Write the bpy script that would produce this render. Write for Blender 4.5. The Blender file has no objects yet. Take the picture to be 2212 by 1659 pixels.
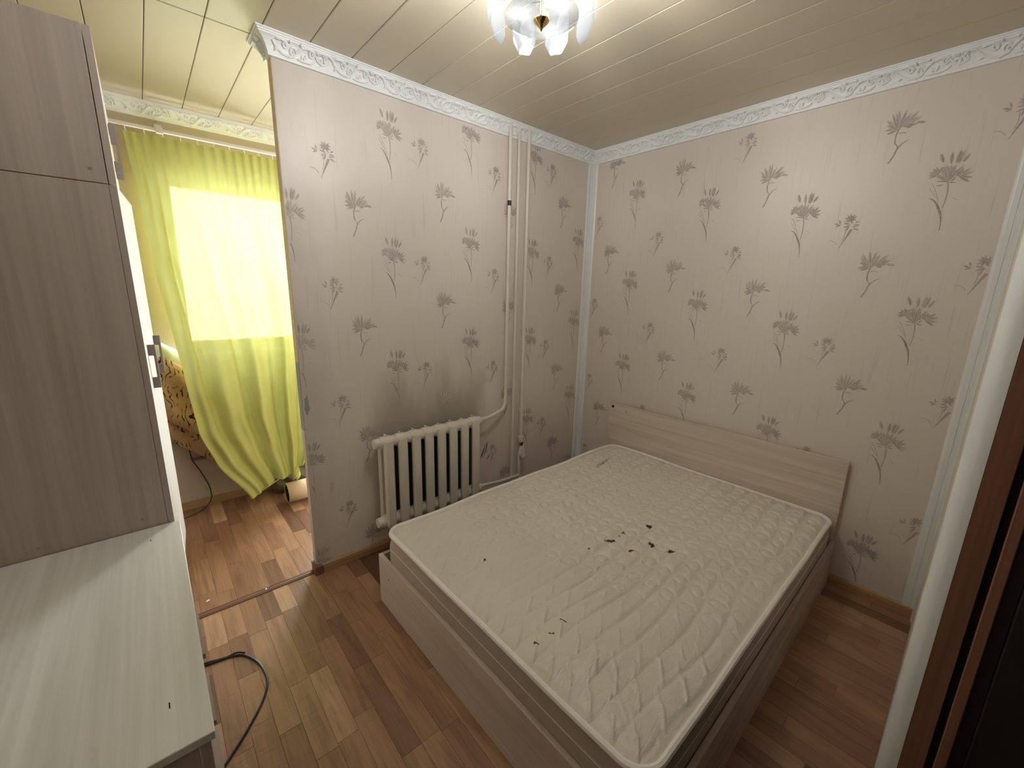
import bpy, bmesh, math, random
import numpy as np
from mathutils import Vector, Matrix
random.seed(7); np.random.seed(7)
S = bpy.context.scene
COL = S.collection
PI = math.pi

# ------------------------------------------------------------------ camera, world, exposure
CP = Vector((-2.606, -2.1141, 1.4962)); YAW, PITCH, ROLL, FPX = 0.723, -0.2218, 0.0238, 894.58
fw = Vector((math.sin(YAW)*math.cos(PITCH), math.cos(YAW)*math.cos(PITCH), math.sin(PITCH)))
rt = Vector((math.cos(YAW), -math.sin(YAW), 0)); up = rt.cross(fw)
r2 = math.cos(ROLL)*rt + math.sin(ROLL)*up; u2 = -math.sin(ROLL)*rt + math.cos(ROLL)*up
cam = bpy.data.cameras.new('camera'); cam.sensor_width = 36; cam.lens = FPX/2212*36
cam.clip_start = 0.01; cam.clip_end = 60
co = bpy.data.objects.new('camera', cam); COL.objects.link(co)
co.matrix_world = Matrix(((r2.x, u2.x, -fw.x, CP.x), (r2.y, u2.y, -fw.y, CP.y), (r2.z, u2.z, -fw.z, CP.z), (0, 0, 0, 1)))
S.camera = co
W = bpy.data.worlds.new('overcast_sky'); S.world = W; W.use_nodes = True
bg = W.node_tree.nodes['Background']; bg.inputs[0].default_value = (0.96, 0.98, 1.0, 1); bg.inputs[1].default_value = 12.0
LAMP_W = 5.8          # watts of each of the three bulbs of the ceiling lamp
LAMP_COL = (1.0, 0.99, 0.975)
vs = S.view_settings; vs.view_transform = 'Standard'; vs.look = 'None'; vs.gamma = 1.0; vs.exposure = 1.05
vs.use_curve_mapping = False
S.cycles.use_denoising = True
S.cycles.max_bounces = 10; S.cycles.diffuse_bounces = 6; S.cycles.transparent_max_bounces = 16
S.cycles.sample_clamp_indirect = 6.0
# daylight portal in the window opening (guides sampling of the sky only, gives no light itself)
pl = bpy.data.lights.new('window_portal', 'AREA'); pl.shape = 'RECTANGLE'; pl.size = .87; pl.size_y = 1.09; pl.cycles.is_portal = True
po = bpy.data.objects.new('window_portal', pl); COL.objects.link(po); po.location = (-2.035, 1.44, 1.595)
po.rotation_euler = (math.radians(-90), 0, 0)
pl2 = pl.copy(); pl2.size = .66; pl2.size_y = 2.06; po2 = bpy.data.objects.new('balcony_portal', pl2); COL.objects.link(po2)
po2.location = (-1.23, 1.44, 1.11); po2.rotation_euler = (math.radians(-90), 0, 0)

# ------------------------------------------------------------------ dimensions
LA = 2.0875; HC = 2.400; H = 2.4764; CPJ = 0.060
XL = -3.25; YC = -2.128; YD = 1.235; PT = 0.055      # left wall, door wall, window wall, partition thickness

# ------------------------------------------------------------------ material helpers
def lin(r, g, b):
    f = lambda c: (c/255/12.92) if c/255 <= .04045 else ((c/255+.055)/1.055)**2.4
    return (f(r), f(g), f(b), 1)

class NT:
    def __init__(s, name):
        s.m = bpy.data.materials.new(name); s.m.use_nodes = True
        s.t = s.m.node_tree; s.n = s.t.nodes; s.l = s.t.links
        s.b = s.n['Principled BSDF']; s.out = s.n['Material Output']
    def add(s, typ, **kw):
        n = s.n.new(typ)
        for k, v in kw.items(): setattr(n, k, v)
        return n
    def link(s, a, b): s.l.new(a, b)
    def pos(s):
        if not hasattr(s, '_p'): s._p = s.add('ShaderNodeNewGeometry').outputs['Position']
        return s._p
    def obj(s):
        if not hasattr(s, '_o'): s._o = s.add('ShaderNodeTexCoord').outputs['Object']
        return s._o
    def mapping(s, vec, scale=(1, 1, 1), loc=(0, 0, 0), rot=(0, 0, 0)):
        n = s.add('ShaderNodeMapping'); s.link(vec, n.inputs['Vector'])
        n.inputs['Scale'].default_value = scale; n.inputs['Location'].default_value = loc; n.inputs['Rotation'].default_value = rot
        return n.outputs[0]
    def noise(s, vec, scale=5, detail=4, rough=.55, dist=0.0):
        n = s.add('ShaderNodeTexNoise'); s.link(vec, n.inputs['Vector'])
        n.inputs['Scale'].default_value = scale; n.inputs['Detail'].default_value = detail
        n.inputs['Roughness'].default_value = rough; n.inputs['Distortion'].default_value = dist
        return n.outputs['Fac']
    def ramp(s, fac, stops):
        n = s.add('ShaderNodeValToRGB'); s.link(fac, n.inputs[0]); e = n.color_ramp.elements
        while len(e) < len(stops): e.new(0.5)
        for i, (p, c) in enumerate(stops):
            e[i].position = p; e[i].color = c if len(c) == 4 else (*c, 1)
        return n.outputs[0]
    def mix(s, fac, a, b, mode='MIX'):
        n = s.add('ShaderNodeMix', data_type='RGBA', blend_type=mode)
        for sock, v in ((n.inputs[0], fac), (n.inputs[6], a), (n.inputs[7], b)):
            if hasattr(v, 'is_linked'): s.link(v, sock)
            else: sock.default_value = v
        return n.outputs[2]
    def math(s, op, a, b=0.0, clamp=False):
        n = s.add('ShaderNodeMath', operation=op); n.use_clamp = clamp
        for sock, v in ((n.inputs[0], a), (n.inputs[1], b)):
            if hasattr(v, 'is_linked'): s.link(v, sock)
            else: sock.default_value = v
        return n.outputs[0]
    def bump(s, h, strength=.2, dist=.01):
        n = s.add('ShaderNodeBump'); s.link(h, n.inputs['Height']); n.inputs['Strength'].default_value = strength
        n.inputs['Distance'].default_value = dist; s.link(n.outputs[0], s.b.inputs['Normal']); return n
    def set(s, color=None, rough=None, metal=None, spec=None):
        if color is not None:
            if hasattr(color, 'is_linked'): s.link(color, s.b.inputs['Base Color'])
            else: s.b.inputs['Base Color'].default_value = color
        if rough is not None:
            if hasattr(rough, 'is_linked'): s.link(rough, s.b.inputs['Roughness'])
            else: s.b.inputs['Roughness'].default_value = rough
        if metal is not None: s.b.inputs['Metallic'].default_value = metal
        if spec is not None: s.b.inputs['Specular IOR Level'].default_value = spec
        return s.m

def m_plain(name, col, rough=.6, metal=0.0, nscale=0, namt=.12, bump=0.0, spec=.5):
    t = NT(name); c = col
    if nscale:
        f = t.noise(t.obj(), nscale, 4)
        c = t.mix(f, tuple(x*(1-namt) for x in col[:3])+(1,), tuple(min(1, x*(1+namt)) for x in col[:3])+(1,))
        if bump: t.bump(f, bump, .004)
    return t.set(c, rough, metal, spec)

def m_wood(name, ca, cb, axis, rough=.5, fine=70., coarse=7., along=2.2, bump=.05):
    """printed wood grain along one axis of the object"""
    t = NT(name)
    def sc(f): return tuple(along if i == axis else f for i in range(3))
    n1 = t.noise(t.mapping(t.obj(), sc(fine)), 1.0, 5, .65, .3)
    n2 = t.noise(t.mapping(t.obj(), tuple(v*.35 if i == axis else coarse for i, v in enumerate(sc(coarse)))), 1.0, 3, .5, 1.2)
    f = t.math('ADD', t.math('MULTIPLY', n1, .6), t.math('MULTIPLY', n2, .6))
    c = t.ramp(f, [(.40, ca), (.58, tuple((x+y)/2 for x, y in zip(ca, cb))), (.75, cb)])
    t.bump(n1, bump, .002)
    return t.set(c, rough)

WALLC = lin(205, 193, 183)
def m_wallpaper(name, along, stain=False):
    t = NT(name); P = t.pos()
    st = t.noise(t.mapping(P, (90 if along == 0 else 1, 90 if along == 1 else 1, 3.0)), 1.0, 2, .6)
    stm = t.ramp(st, [(.60, (0, 0, 0)), (.74, (1, 1, 1))])
    cl = t.noise(P, 1.6, 3)
    base = t.mix(cl, lin(213, 204, 194), lin(220, 211, 201))
    c = t.mix(t.math('MULTIPLY', stm, .30), base, lin(170, 158, 152))
    fine = t.noise(t.mapping(P, (500, 500, 120)), 1.0, 2)
    if stain:   # grey dust mark left on the paper above the radiator, and a darker grey tone towards the left edge
        sep = t.add('ShaderNodeSeparateXYZ'); t.link(P, sep.inputs[0])
        nz = t.noise(t.mapping(P, (6, 1, 2.5)), 1.0, 4)
        zz = t.math('ADD', sep.outputs[2], t.math('MULTIPLY', t.math('SUBTRACT', nz, .5), .55))
        xx = t.math('ADD', sep.outputs[0], t.math('MULTIPLY', t.math('SUBTRACT', nz, .5), .25))
        a = t.add('ShaderNodeMapRange'); a.interpolation_type = 'SMOOTHSTEP'; t.link(zz, a.inputs[0])
        a.inputs[1].default_value = 1.12; a.inputs[2].default_value = .74; a.inputs[3].default_value = 0; a.inputs[4].default_value = 1
        b = t.add('ShaderNodeMapRange'); b.interpolation_type = 'SMOOTHSTEP'; t.link(zz, b.inputs[0])
        b.inputs[1].default_value = .45; b.inputs[2].default_value = .66; b.inputs[3].default_value = 0; b.inputs[4].default_value = 1
        x1 = t.add('ShaderNodeMapRange'); x1.interpolation_type = 'SMOOTHSTEP'; t.link(xx, x1.inputs[0])
        x1.inputs[1].default_value = -1.80; x1.inputs[2].default_value = -1.66; x1.inputs[3].default_value = 0; x1.inputs[4].default_value = 1
        x2 = t.add('ShaderNodeMapRange'); x2.interpolation_type = 'SMOOTHSTEP'; t.link(xx, x2.inputs[0])
        x2.inputs[1].default_value = -.92; x2.inputs[2].default_value = -1.08; x2.inputs[3].default_value = 0; x2.inputs[4].default_value = 1
        k = t.math('MULTIPLY', t.math('MULTIPLY', a.outputs[0], b.outputs[0]), t.math('MULTIPLY', x1.outputs[0], x2.outputs[0]))
        c = t.mix(t.math('MULTIPLY', k, .62), c, lin(140, 134, 116))
        e = t.add('ShaderNodeMapRange'); e.interpolation_type = 'SMOOTHSTEP'; t.link(xx, e.inputs[0])
        e.inputs[1].default_value = -1.90; e.inputs[2].default_value = -2.12; e.inputs[3].default_value = 0; e.inputs[4].default_value = 1
        c = t.mix(t.math('MULTIPLY', e.outputs[0], .35), c, lin(150, 140, 136))
    t.bump(t.math('ADD', t.math('MULTIPLY', fine, .6), t.math('MULTIPLY', st, .5)), .18, .002)
    return t.set(c, .42, 0, .45)

def m_print():
    t = NT('wallpaper_flower_print')
    a = t.add('ShaderNodeAttribute', attribute_name='tone'); P = t.pos()
    n = t.noise(t.mapping(P, (260, 260, 260)), 1.0, 3)
    n2 = t.noise(t.mapping(P, (45, 45, 45)), 1.0, 2)
    f = t.math('MULTIPLY', a.outputs['Fac'], t.math('ADD', t.math('MULTIPLY', n2, .9), .45), True)
    c = t.mix(f, lin(214, 205, 195), lin(142, 129, 125))
    t.bump(n, .9, .004)
    return t.set(c, .30, 0.15, .6)

def m_plank():
    t = NT('wood_strip_lino'); P = t.pos()
    oi = t.add('ShaderNodeObjectInfo')
    off = t.add('ShaderNodeVectorMath', operation='ADD'); t.link(P, off.inputs[0])
    cx = t.add('ShaderNodeCombineXYZ'); t.link(t.math('MULTIPLY', oi.outputs['Random'], 37.0), cx.inputs[0])
    t.link(t.math('MULTIPLY', oi.outputs['Random'], 91.0), cx.inputs[1]); t.link(cx.outputs[0], off.inputs[1])
    V = off.outputs[0]
    g1 = t.noise(t.mapping(V, (75, 4.5, 1)), 1.0, 5, .65, .5)
    g2 = t.noise(t.mapping(V, (16, 1.8, 1)), 1.0, 3, .5, 1.5)
    base = t.ramp(oi.outputs['Random'], [(0, lin(116, 83, 64)), (.16, lin(143, 106, 82)), (.5, lin(157, 119, 92)), (.8, lin(168, 130, 101)), (1, lin(185, 149, 119))])
    f = t.math('ADD', t.math('MULTIPLY', g1, .5), t.math('MULTIPLY', g2, .5))
    k = t.ramp(f, [(.35, (.62, .58, .55)), (.52, (.96, .95, .94)), (.68, (1.10, 1.08, 1.06))])
    c = t.mix(1.0, base, k, 'MULTIPLY')
    wr = t.noise(t.mapping(P, (5, 22, 1), rot=(0, 0, .5)), 1.0, 2, .5, .8)
    sep = t.add('ShaderNodeSeparateXYZ'); t.link(P, sep.inputs[0])
    w1 = t.add('ShaderNodeMapRange'); w1.interpolation_type = 'SMOOTHSTEP'; t.link(sep.outputs[1], w1.inputs[0])
    w1.inputs[1].default_value = -.25; w1.inputs[2].default_value = -.55; w1.inputs[3].default_value = 0; w1.inputs[4].default_value = 1
    w2 = t.add('ShaderNodeMapRange'); w2.interpolation_type = 'SMOOTHSTEP'; t.link(sep.outputs[0], w2.inputs[0])
    w2.inputs[1].default_value = -2.05; w2.inputs[2].default_value = -2.25; w2.inputs[3].default_value = 0; w2.inputs[4].default_value = 1
    hh = t.math('ADD', t.math('MULTIPLY', g1, .08), t.math('MULTIPLY', wr, t.math('MULTIPLY', w1.outputs[0], w2.outputs[0])))
    t.bump(hh, .35, .010)
    return t.set(c, .36, 0, .5)

def m_curtain():
    t = NT('lime_curtain_cloth'); P = t.pos()
    wv = t.noise(t.mapping(P, (420, 420, 420)), 1.0, 2)
    n = t.noise(P, 7, 4)
    dif = t.add('ShaderNodeBsdfDiffuse'); tr = t.add('ShaderNodeBsdfTranslucent'); tp = t.add('ShaderNodeBsdfTransparent')
    c1 = t.mix(n, lin(182, 180, 100), lin(198, 197, 120)); t.link(c1, dif.inputs[0])
    c2 = t.mix(n, lin(198, 200, 122), lin(212, 216, 146)); t.link(c2, tr.inputs[0])
    tp.inputs[0].default_value = lin(235, 252, 232)
    bm = t.add('ShaderNodeBump'); t.link(t.math('ADD', t.math('MULTIPLY', wv, .3), n), bm.inputs['Height']); bm.inputs['Strength'].default_value = .45; bm.inputs['Distance'].default_value = .012
    t.link(bm.outputs[0], dif.inputs['Normal']); t.link(bm.outputs[0], tr.inputs['Normal'])
    a = t.add('ShaderNodeMixShader'); a.inputs[0].default_value = .11; t.link(dif.outputs[0], a.inputs[1]); t.link(tr.outputs[0], a.inputs[2])
    b = t.add('ShaderNodeMixShader'); b.inputs[0].default_value = .022; t.link(a.outputs[0], b.inputs[1]); t.link(tp.outputs[0], b.inputs[2])
    t.link(b.outputs[0], t.out.inputs[0]); return t.m

def m_glass(name, tint, transp=.9, rough=.02):
    t = NT(name); tp = t.add('ShaderNodeBsdfTransparent'); tp.inputs[0].default_value = tint
    g = t.add('ShaderNodeBsdfGlossy'); g.inputs['Roughness'].default_value = rough
    a = t.add('ShaderNodeMixShader'); a.inputs[0].default_value = 1-transp
    t.link(tp.outputs[0], a.inputs[1]); t.link(g.outputs[0], a.inputs[2]); t.link(a.outputs[0], t.out.inputs[0]); return t.m

def m_frost(name, tint, transp, nscale=160):
    t = NT(name); tp = t.add('ShaderNodeBsdfTransparent'); tp.inputs[0].default_value = (.97, .99, 1, 1)
    n = t.noise(t.obj(), nscale, 3)
    c = t.mix(t.ramp(n, [(.42, (0, 0, 0)), (.62, (1, 1, 1))]), tuple(x*.80 for x in tint[:3])+(1,), tint)
    tr = t.add('ShaderNodeBsdfTranslucent'); t.link(c, tr.inputs[0])
    df = t.add('ShaderNodeBsdfDiffuse'); t.link(c, df.inputs[0])
    g = t.add('ShaderNodeBsdfGlossy'); g.inputs['Roughness'].default_value = .03
    a = t.add('ShaderNodeMixShader'); a.inputs[0].default_value = .45; t.link(tr.outputs[0], a.inputs[1]); t.link(df.outputs[0], a.inputs[2])
    b = t.add('ShaderNodeMixShader'); b.inputs[0].default_value = .04; t.link(a.outputs[0], b.inputs[1]); t.link(g.outputs[0], b.inputs[2])
    d = t.add('ShaderNodeMixShader'); d.inputs[0].default_value = transp; t.link(b.outputs[0], d.inputs[1]); t.link(tp.outputs[0], d.inputs[2])
    t.link(d.outputs[0], t.out.inputs[0]); return t.m

def m_emit(name, col, st):
    t = NT(name); e = t.add('ShaderNodeEmission'); e.inputs[0].default_value = (*col, 1); e.inputs[1].default_value = st
    t.link(e.outputs[0], t.out.inputs[0]); return t.m

def m_mattress():
    t = NT('quilted_mattress_cover'); O = t.obj()
    n = t.noise(O, 3.0, 4); n2 = t.noise(t.mapping(O, (300, 300, 300)), 1.0, 2)
    c = t.mix(n, lin(214, 208, 195), lin(229, 224, 212))
    y = t.noise(O, 1.3, 3)
    c = t.mix(t.math('MULTIPLY', t.ramp(y, [(.5, (0, 0, 0)), (.7, (1, 1, 1))]), .35), c, lin(206, 198, 180))
    # burn holes: dark ragged spots, and one brown smear near the head end
    wob = t.add('ShaderNodeTexNoise'); t.link(O, wob.inputs['Vector']); wob.inputs['Scale'].default_value = 60; wob.inputs['Detail'].default_value = 3
    ds = t.add('ShaderNodeVectorMath', operation='SUBTRACT'); t.link(wob.outputs['Color'], ds.inputs[0]); ds.inputs[1].default_value = (.5, .5, .5)
    sc = t.add('ShaderNodeVectorMath', operation='SCALE'); t.link(ds.outputs[0], sc.inputs[0]); sc.inputs['Scale'].default_value = .035
    ad = t.add('ShaderNodeVectorMath', operation='ADD'); t.link(O, ad.inputs[0]); t.link(sc.outputs[0], ad.inputs[1])
    def spot(x, y, rx, ry, rot, soft):
        mp = t.add('ShaderNodeMapping', vector_type='TEXTURE'); t.link(ad.outputs[0], mp.inputs['Vector'])
        mp.inputs['Location'].default_value = (x, y, 0); mp.inputs['Rotation'].default_value = (0, 0, rot); mp.inputs['Scale'].default_value = (rx, ry, 10)
        ln = t.add('ShaderNodeVectorMath', operation='LENGTH'); t.link(mp.outputs[0], ln.inputs[0])
        mr = t.add('ShaderNodeMapRange'); t.link(ln.outputs[1], mr.inputs[0])
        mr.inputs[1].default_value = 1.0; mr.inputs[2].default_value = 1-soft; mr.inputs[3].default_value = 0; mr.inputs[4].default_value = 1
        return mr.outputs[0]
    tot = None
    for s in HOLES:
        k = spot(*s, .25); tot = k if tot is None else t.math('MAXIMUM', tot, k)
    c = t.mix(tot, c, lin(12, 14, 12))
    sm = spot(*SMEAR, .6)
    c = t.mix(t.math('MULTIPLY', sm, .75), c, lin(120, 108, 84))
    wr = t.noise(t.mapping(O, (26, 58, 26), rot=(0, 0, .5)), 1.0, 3, .55, 1.2)
    t.bump(t.math('ADD', t.math('MULTIPLY', n2, .15), wr), .55, .006)
    m = t.set(c, .34, 0, .6)
    return m

def m_quilt():
    t = NT('patterned_quilt_cloth'); O = t.obj()
    n = t.noise(O, 5, 3)
    c = t.mix(n, lin(168, 128, 88), lin(212, 178, 136))
    w = t.add('ShaderNodeTexWave'); t.link(t.mapping(O, (9, 9, 9), rot=(0, .6, 0)), w.inputs['Vector']); w.inputs['Scale'].default_value = 1.4; w.inputs['Distortion'].default_value = 14; w.inputs['Detail'].default_value = 2
    k = t.ramp(w.outputs['Fac'], [(.80, (0, 0, 0)), (.90, (1, 1, 1))])
    n2 = t.noise(O, 13, 2)
    k2 = t.math('MULTIPLY', k, t.ramp(n2, [(.45, (0, 0, 0)), (.55, (1, 1, 1))]))
    c = t.mix(k2, c, lin(40, 30, 26))
    t.bump(t.noise(O, 18, 3), .5, .02)
    return t.set(c, .8)

# ------------------------------------------------------------------ mesh helpers
class MB:
    def __init__(s): s.v = []; s.f = []
    def box(s, x0, x1, y0, y1, z0, z1):
        i = len(s.v)
        s.v += [(x0, y0, z0), (x1, y0, z0), (x1, y1, z0), (x0, y1, z0), (x0, y0, z1), (x1, y0, z1), (x1, y1, z1), (x0, y1, z1)]
        s.f += [(i, i+3, i+2, i+1), (i+4, i+5, i+6, i+7), (i, i+1, i+5, i+4), (i+1, i+2, i+6, i+5), (i+2, i+3, i+7, i+6), (i+3, i, i+4, i+7)]
        return s
    def tube(s, pts, r, n=10, caps=True, flat=None):
        pts = [Vector(p) for p in pts]; rr = r if isinstance(r, (list, tuple)) else [r]*len(pts)
        i0 = len(s.v); prev = None
        for k, p in enumerate(pts):
            t = (pts[min(k+1, len(pts)-1)]-pts[max(k-1, 0)]).normalized()
            if prev is None:
                a = Vector((0, 0, 1)) if abs(t.z) < .9 else Vector((1, 0, 0)); u = (a-t*a.dot(t)).normalized()
            else: u = (prev-t*prev.dot(t)).normalized()
            prev = u; w = t.cross(u)
            for j in range(n):
                an = 2*PI*j/n; s.v.append(tuple(p+(u*math.cos(an)+w*math.sin(an))*rr[k]))
        for k in range(len(pts)-1):
            for j in range(n):
                a = i0+k*n+j; b = i0+k*n+(j+1) % n; s.f.append((a, b, b+n, a+n))
        if caps:
            s.f.append(tuple(i0+j for j in range(n))[::-1]); e = i0+(len(pts)-1)*n; s.f.append(tuple(e+j for j in range(n)))
        return s
    def lathe(s, prof, c=(0, 0, 0), n=24, axis='z'):
        i0 = len(s.v)
        for (r, h) in prof:
            for j in range(n):
                a = 2*PI*j/n; x, y = r*math.cos(a), r*math.sin(a)
                p = {'z': (x, y, h), 'x': (h, x, y), 'y': (x, h, y)}[axis]
                s.v.append((p[0]+c[0], p[1]+c[1], p[2]+c[2]))
        for k in range(len(prof)-1):
            for j in range(n):
                a = i0+k*n+j; b = i0+k*n+(j+1) % n; s.f.append((a, b, b+n, a+n))
        s.f.append(tuple(i0+j for j in range(n))[::-1]); e = i0+(len(prof)-1)*n; s.f.append(tuple(e+j for j in range(n)))
        return s
    def sweep(s, prof, ends, close=True):
        """profile [(out,z)] swept between two functions out->point(x,y)"""
        n = len(prof); i = len(s.v)
        for e in ends:
            for (o, z) in prof: x, y = e(o); s.v.append((x, y, z))
        for k in range(n if close else n-1):
            b = (k+1) % n; s.f.append((i+k, i+b, i+n+b, i+n+k))
        if close: s.f.append(tuple(i+k for k in range(n))[::-1]); s.f.append(tuple(i+n+k for k in range(n)))
        return s
    def prism(s, poly, y0, y1):
        """polygon in xz extruded along y"""
        n = len(poly); i = len(s.v)
        s.v += [(x, y0, z) for x, z in poly]+[(x, y1, z) for x, z in poly]
        s.f.append(tuple(i+k for k in range(n))); s.f.append(tuple(i+n+k for k in range(n))[::-1])
        for k in range(n): b = (k+1) % n; s.f.append((i+k, i+n+k, i+n+b, i+b))
        return s
    def mesh(s, name, mat, bevel=0, seg=1, smooth=False, fixn=True):
        me = bpy.data.meshes.new(name); me.from_pydata(s.v, [], s.f); me.update()
        if fixn or bevel:
            bm = bmesh.new(); bm.from_mesh(me)
            bmesh.ops.recalc_face_normals(bm, faces=bm.faces)
            if bevel: bmesh.ops.bevel(bm, geom=list(bm.edges), offset=bevel, segments=seg, affect='EDGES', profile=.5, clamp_overlap=True)
            bm.to_mesh(me); bm.free()
        if smooth:
            me.polygons.foreach_set('use_smooth', [True]*len(me.polygons))
            me.set_sharp_from_angle(angle=math.radians(40))
        if mat: me.materials.append(mat)
        return me
    def build(s, name, mat, parent=None, loc=(0, 0, 0), rot=(0, 0, 0), **kw):
        return put(name, s.mesh(name, mat, **kw), parent, loc, rot)

def put(name, me, parent=None, loc=(0, 0, 0), rot=(0, 0, 0)):
    o = bpy.data.objects.new(name, me); COL.objects.link(o); o.location = loc; o.rotation_euler = rot
    if parent: o.parent = parent
    return o
def empty(name, loc=(0, 0, 0), rz=0.0):
    o = bpy.data.objects.new(name, None); COL.objects.link(o); o.location = loc; o.rotation_euler = (0, 0, rz); o.empty_display_size = .05
    return o
def tag(o, label, cat, group=None):
    o['label'] = label; o['category'] = cat
    if group: o['group'] = group
    return o
def struct(o, label=None):
    o['kind'] = 'structure'
    if label: o['label'] = label
    return o
def B(*a): return MB().box(*a)

# ------------------------------------------------------------------ materials
HOLES = [(-0.907, -0.12, 0.02, 0.013, 0.6), (-1.152, -0.069, 0.028, 0.011, -0.9), (-1.054, -0.069, 0.02, 0.007, 0.2), (-1.094, -0.078, 0.01, 0.005, 0.9), (-1.034, -0.208, 0.021, 0.012, 0.5), (-1.012, -0.288, 0.023, 0.012, -0.7), (-1.156, -0.18, 0.016, 0.006, -0.4), (-1.277, -0.04, 0.012, 0.005, 0), (-1.673, -0.241, 0.014, 0.004, -1.2), (-1.739, -0.249, 0.012, 0.004, -1.1), (-1.802, -0.247, 0.01, 0.004, -1.1), (-1.671, 0.187, 0.014, 0.005, 0.8)]
SMEAR = (-0.442, 0.490, .135, .014, 0.197)
M_WA = m_wallpaper('pink_beige_wallpaper', 0, True); M_WB = m_wallpaper('pink_beige_wallpaper_plain', 1)
M_PRINT = m_print()
M_PLANK = m_plank()
M_CEIL = m_plain('cream_pvc_panel', lin(206, 195, 172), .30, 0, 1.2, .04)
M_SUB = m_plain('dark_subfloor', lin(92, 62, 42), .8, 0, 20)
M_CEILSUB = m_plain('ceiling_batten', lin(90, 80, 66), .9)
M_WHITE = m_plain('white_polystyrene', lin(236, 238, 238), .5, 0, 30, .02)
M_PVC = m_plain('white_pvc', lin(228, 230, 228), .35, 0, 25, .02)
M_BASE = m_wood('tan_baseboard_wood', lin(138, 104, 70), lin(176, 142, 102), 0, .45)
M_BASEY = m_wood('tan_baseboard_wood_side', lin(138, 104, 70), lin(176, 142, 102), 1, .45)
M_PLASTER = m_plain('chipped_plaster', lin(200, 184, 172), .9, 0, 60, .15, .5)
M_PLASTERG = m_plain('grey_putty', lin(150, 150, 146), .8, 0, 60, .12, .5)
M_WALLD = m_plain('beige_wall_paper_back', lin(186, 172, 156), .7, 0, 14, .08, .1)
M_HALL = m_plain('hall_wall', lin(60, 50, 44), .9)
M_WW_X = m_wood('whitewashed_wood_x', lin(150, 134, 122), lin(206, 192, 180), 0)
M_WW_Y = m_wood('whitewashed_wood_y', lin(196, 181, 170), lin(220, 208, 198), 1)
M_WW_YH = m_wood('whitewashed_headboard', lin(192, 176, 162), lin(220, 208, 196), 1, fine=46, coarse=16, along=1.2)
M_WW_Z = m_wood('whitewashed_wood_z', lin(200, 192, 180), lin(226, 220, 208), 2)
M_WTOP = m_wood('pale_wood_top', lin(206, 205, 198), lin(232, 231, 226), 1, .42, 60, 9, 1.3)
M_GREYW = m_wood('grey_brown_wood_side', lin(160, 148, 138), lin(186, 174, 164), 2, .55, 50, 9, 1.2)
M_GAP = m_plain('dark_gap', lin(30, 24, 20), .9)
M_RAD = m_plain('cream_radiator_paint', lin(212, 206, 192), .34, 0, 18, .05, .15)
M_RUST_SHADE = m_plain('bare_metal_and_gap_shade', lin(50, 44, 38), .6)  # bare metal; also stands in for shade between the radiator columns
M_PIPE = m_plain('cream_pipe_paint', lin(216, 210, 198), .34, 0, 12, .06, .1)
M_MATT = m_mattress()
M_MSIDE = m_plain('mattress_side_cloth', lin(186, 172, 160), .75, 0, 24, .12, .3)
M_PIPING = m_plain('white_piping', lin(240, 237, 230), .6, 0, 60, .04)
M_BRASS = m_plain('gold_brass', (.80, .58, .26, 1), .16, 1.0)
M_CHROME = m_plain('chrome_metal', (.8, .8, .8, 1), .15, 1.0)
M_FROSTP = m_frost('frosted_glass_plate', (.070, .082, .104, 1), .80)
M_FROSTD = m_frost('frosted_glass_disc', (.028, .028, .027, 1), .50, 110)
M_BULB = m_emit('lit_bulb', (1, .98, .95), 28)
M_CURT = m_curtain()
M_RAIL = m_plain('white_rail', lin(228, 220, 210), .4)
M_HANDLE = m_plain('grey_handle', lin(150, 138, 134), .4)
M_QUILT = m_quilt()
M_PILLOW = m_plain('pale_pillow_cloth', lin(206, 208, 204), .8, 0, 16, .15, .4)
M_BLACK = m_plain('black_cable', lin(22, 24, 26), .45)
M_CORD = m_plain('brown_cord', lin(52, 38, 26), .5)
M_ROLLO = m_plain('beige_roll_face', lin(214, 186, 150), .6, 0, 30, .08)
M_ROLLI = m_plain('dark_green_backing', lin(30, 44, 36), .8)
M_DOORB = m_wood('reddish_brown_frame', lin(118, 78, 58), lin(150, 104, 80), 2, .55)
M_DOORD = m_plain('dark_brown_door', lin(34, 18, 14), .6)
M_WFRAME = m_plain('white_window_frame', lin(220, 222, 220), .4)
M_PANE = m_glass('window_glass', (.98, 1, .99, 1), .93)
M_THR = m_plain('brown_threshold', lin(120, 86, 70), .4, 0, 20)
M_BAG = m_plain('olive_sack', lin(104, 98, 78), .85, 0, 14, .2, .4)
M_CHIP = m_plain('white_paint_chip', lin(228, 224, 216), .7)

# ================================================================== STRUCTURE
# floor with wood strips laid along the room's y direction
floor = struct(B(XL, 0, YC-1.5, YD, -.06, -.003).build('floor', M_SUB), 'wood strip lino floor')
SW = .0715
strip_cache = {}
def strip(x, y0, y1):
    L = round(max(.03, y1-y0), 3); key = L
    if key not in strip_cache:
        strip_cache[key] = MB().box(-SW/2+.0003, SW/2-.0003, -L/2+.0003, L/2-.0003, -.003, 0).mesh('floor_strip', M_PLANK, bevel=.0005)
    o = put('floor_strip', strip_cache[key], floor, (x, (y0+y1)/2, 0)); return o
LEN = [.24, .33, .42, .54]
def lay(x0, x1, y0, y1, seed):
    rnd = random.Random(seed); x = x0+SW/2
    while x < x1+.01:
        y = y0-rnd.choice([0, .09, .16, .22, .3])
        a = y0
        while a < y1-.001:
            b = y+rnd.choice(LEN); y = b
            if b-a < .06: continue
            if y1-b < .13: b = y1
            strip(x, a, b); a = b
        x += SW
lay(-2.66, -1.89, -1.80, .012, 3)      # in front of the bed foot
lay(-2.66, -1.45, .042, YD-.016, 5)    # beyond the threshold
lay(-1.80, -.016, YC+.0, -1.70, 9)     # slot on the right of the bed
# (the rest of the floor lies under the bed and the furniture)

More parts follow.
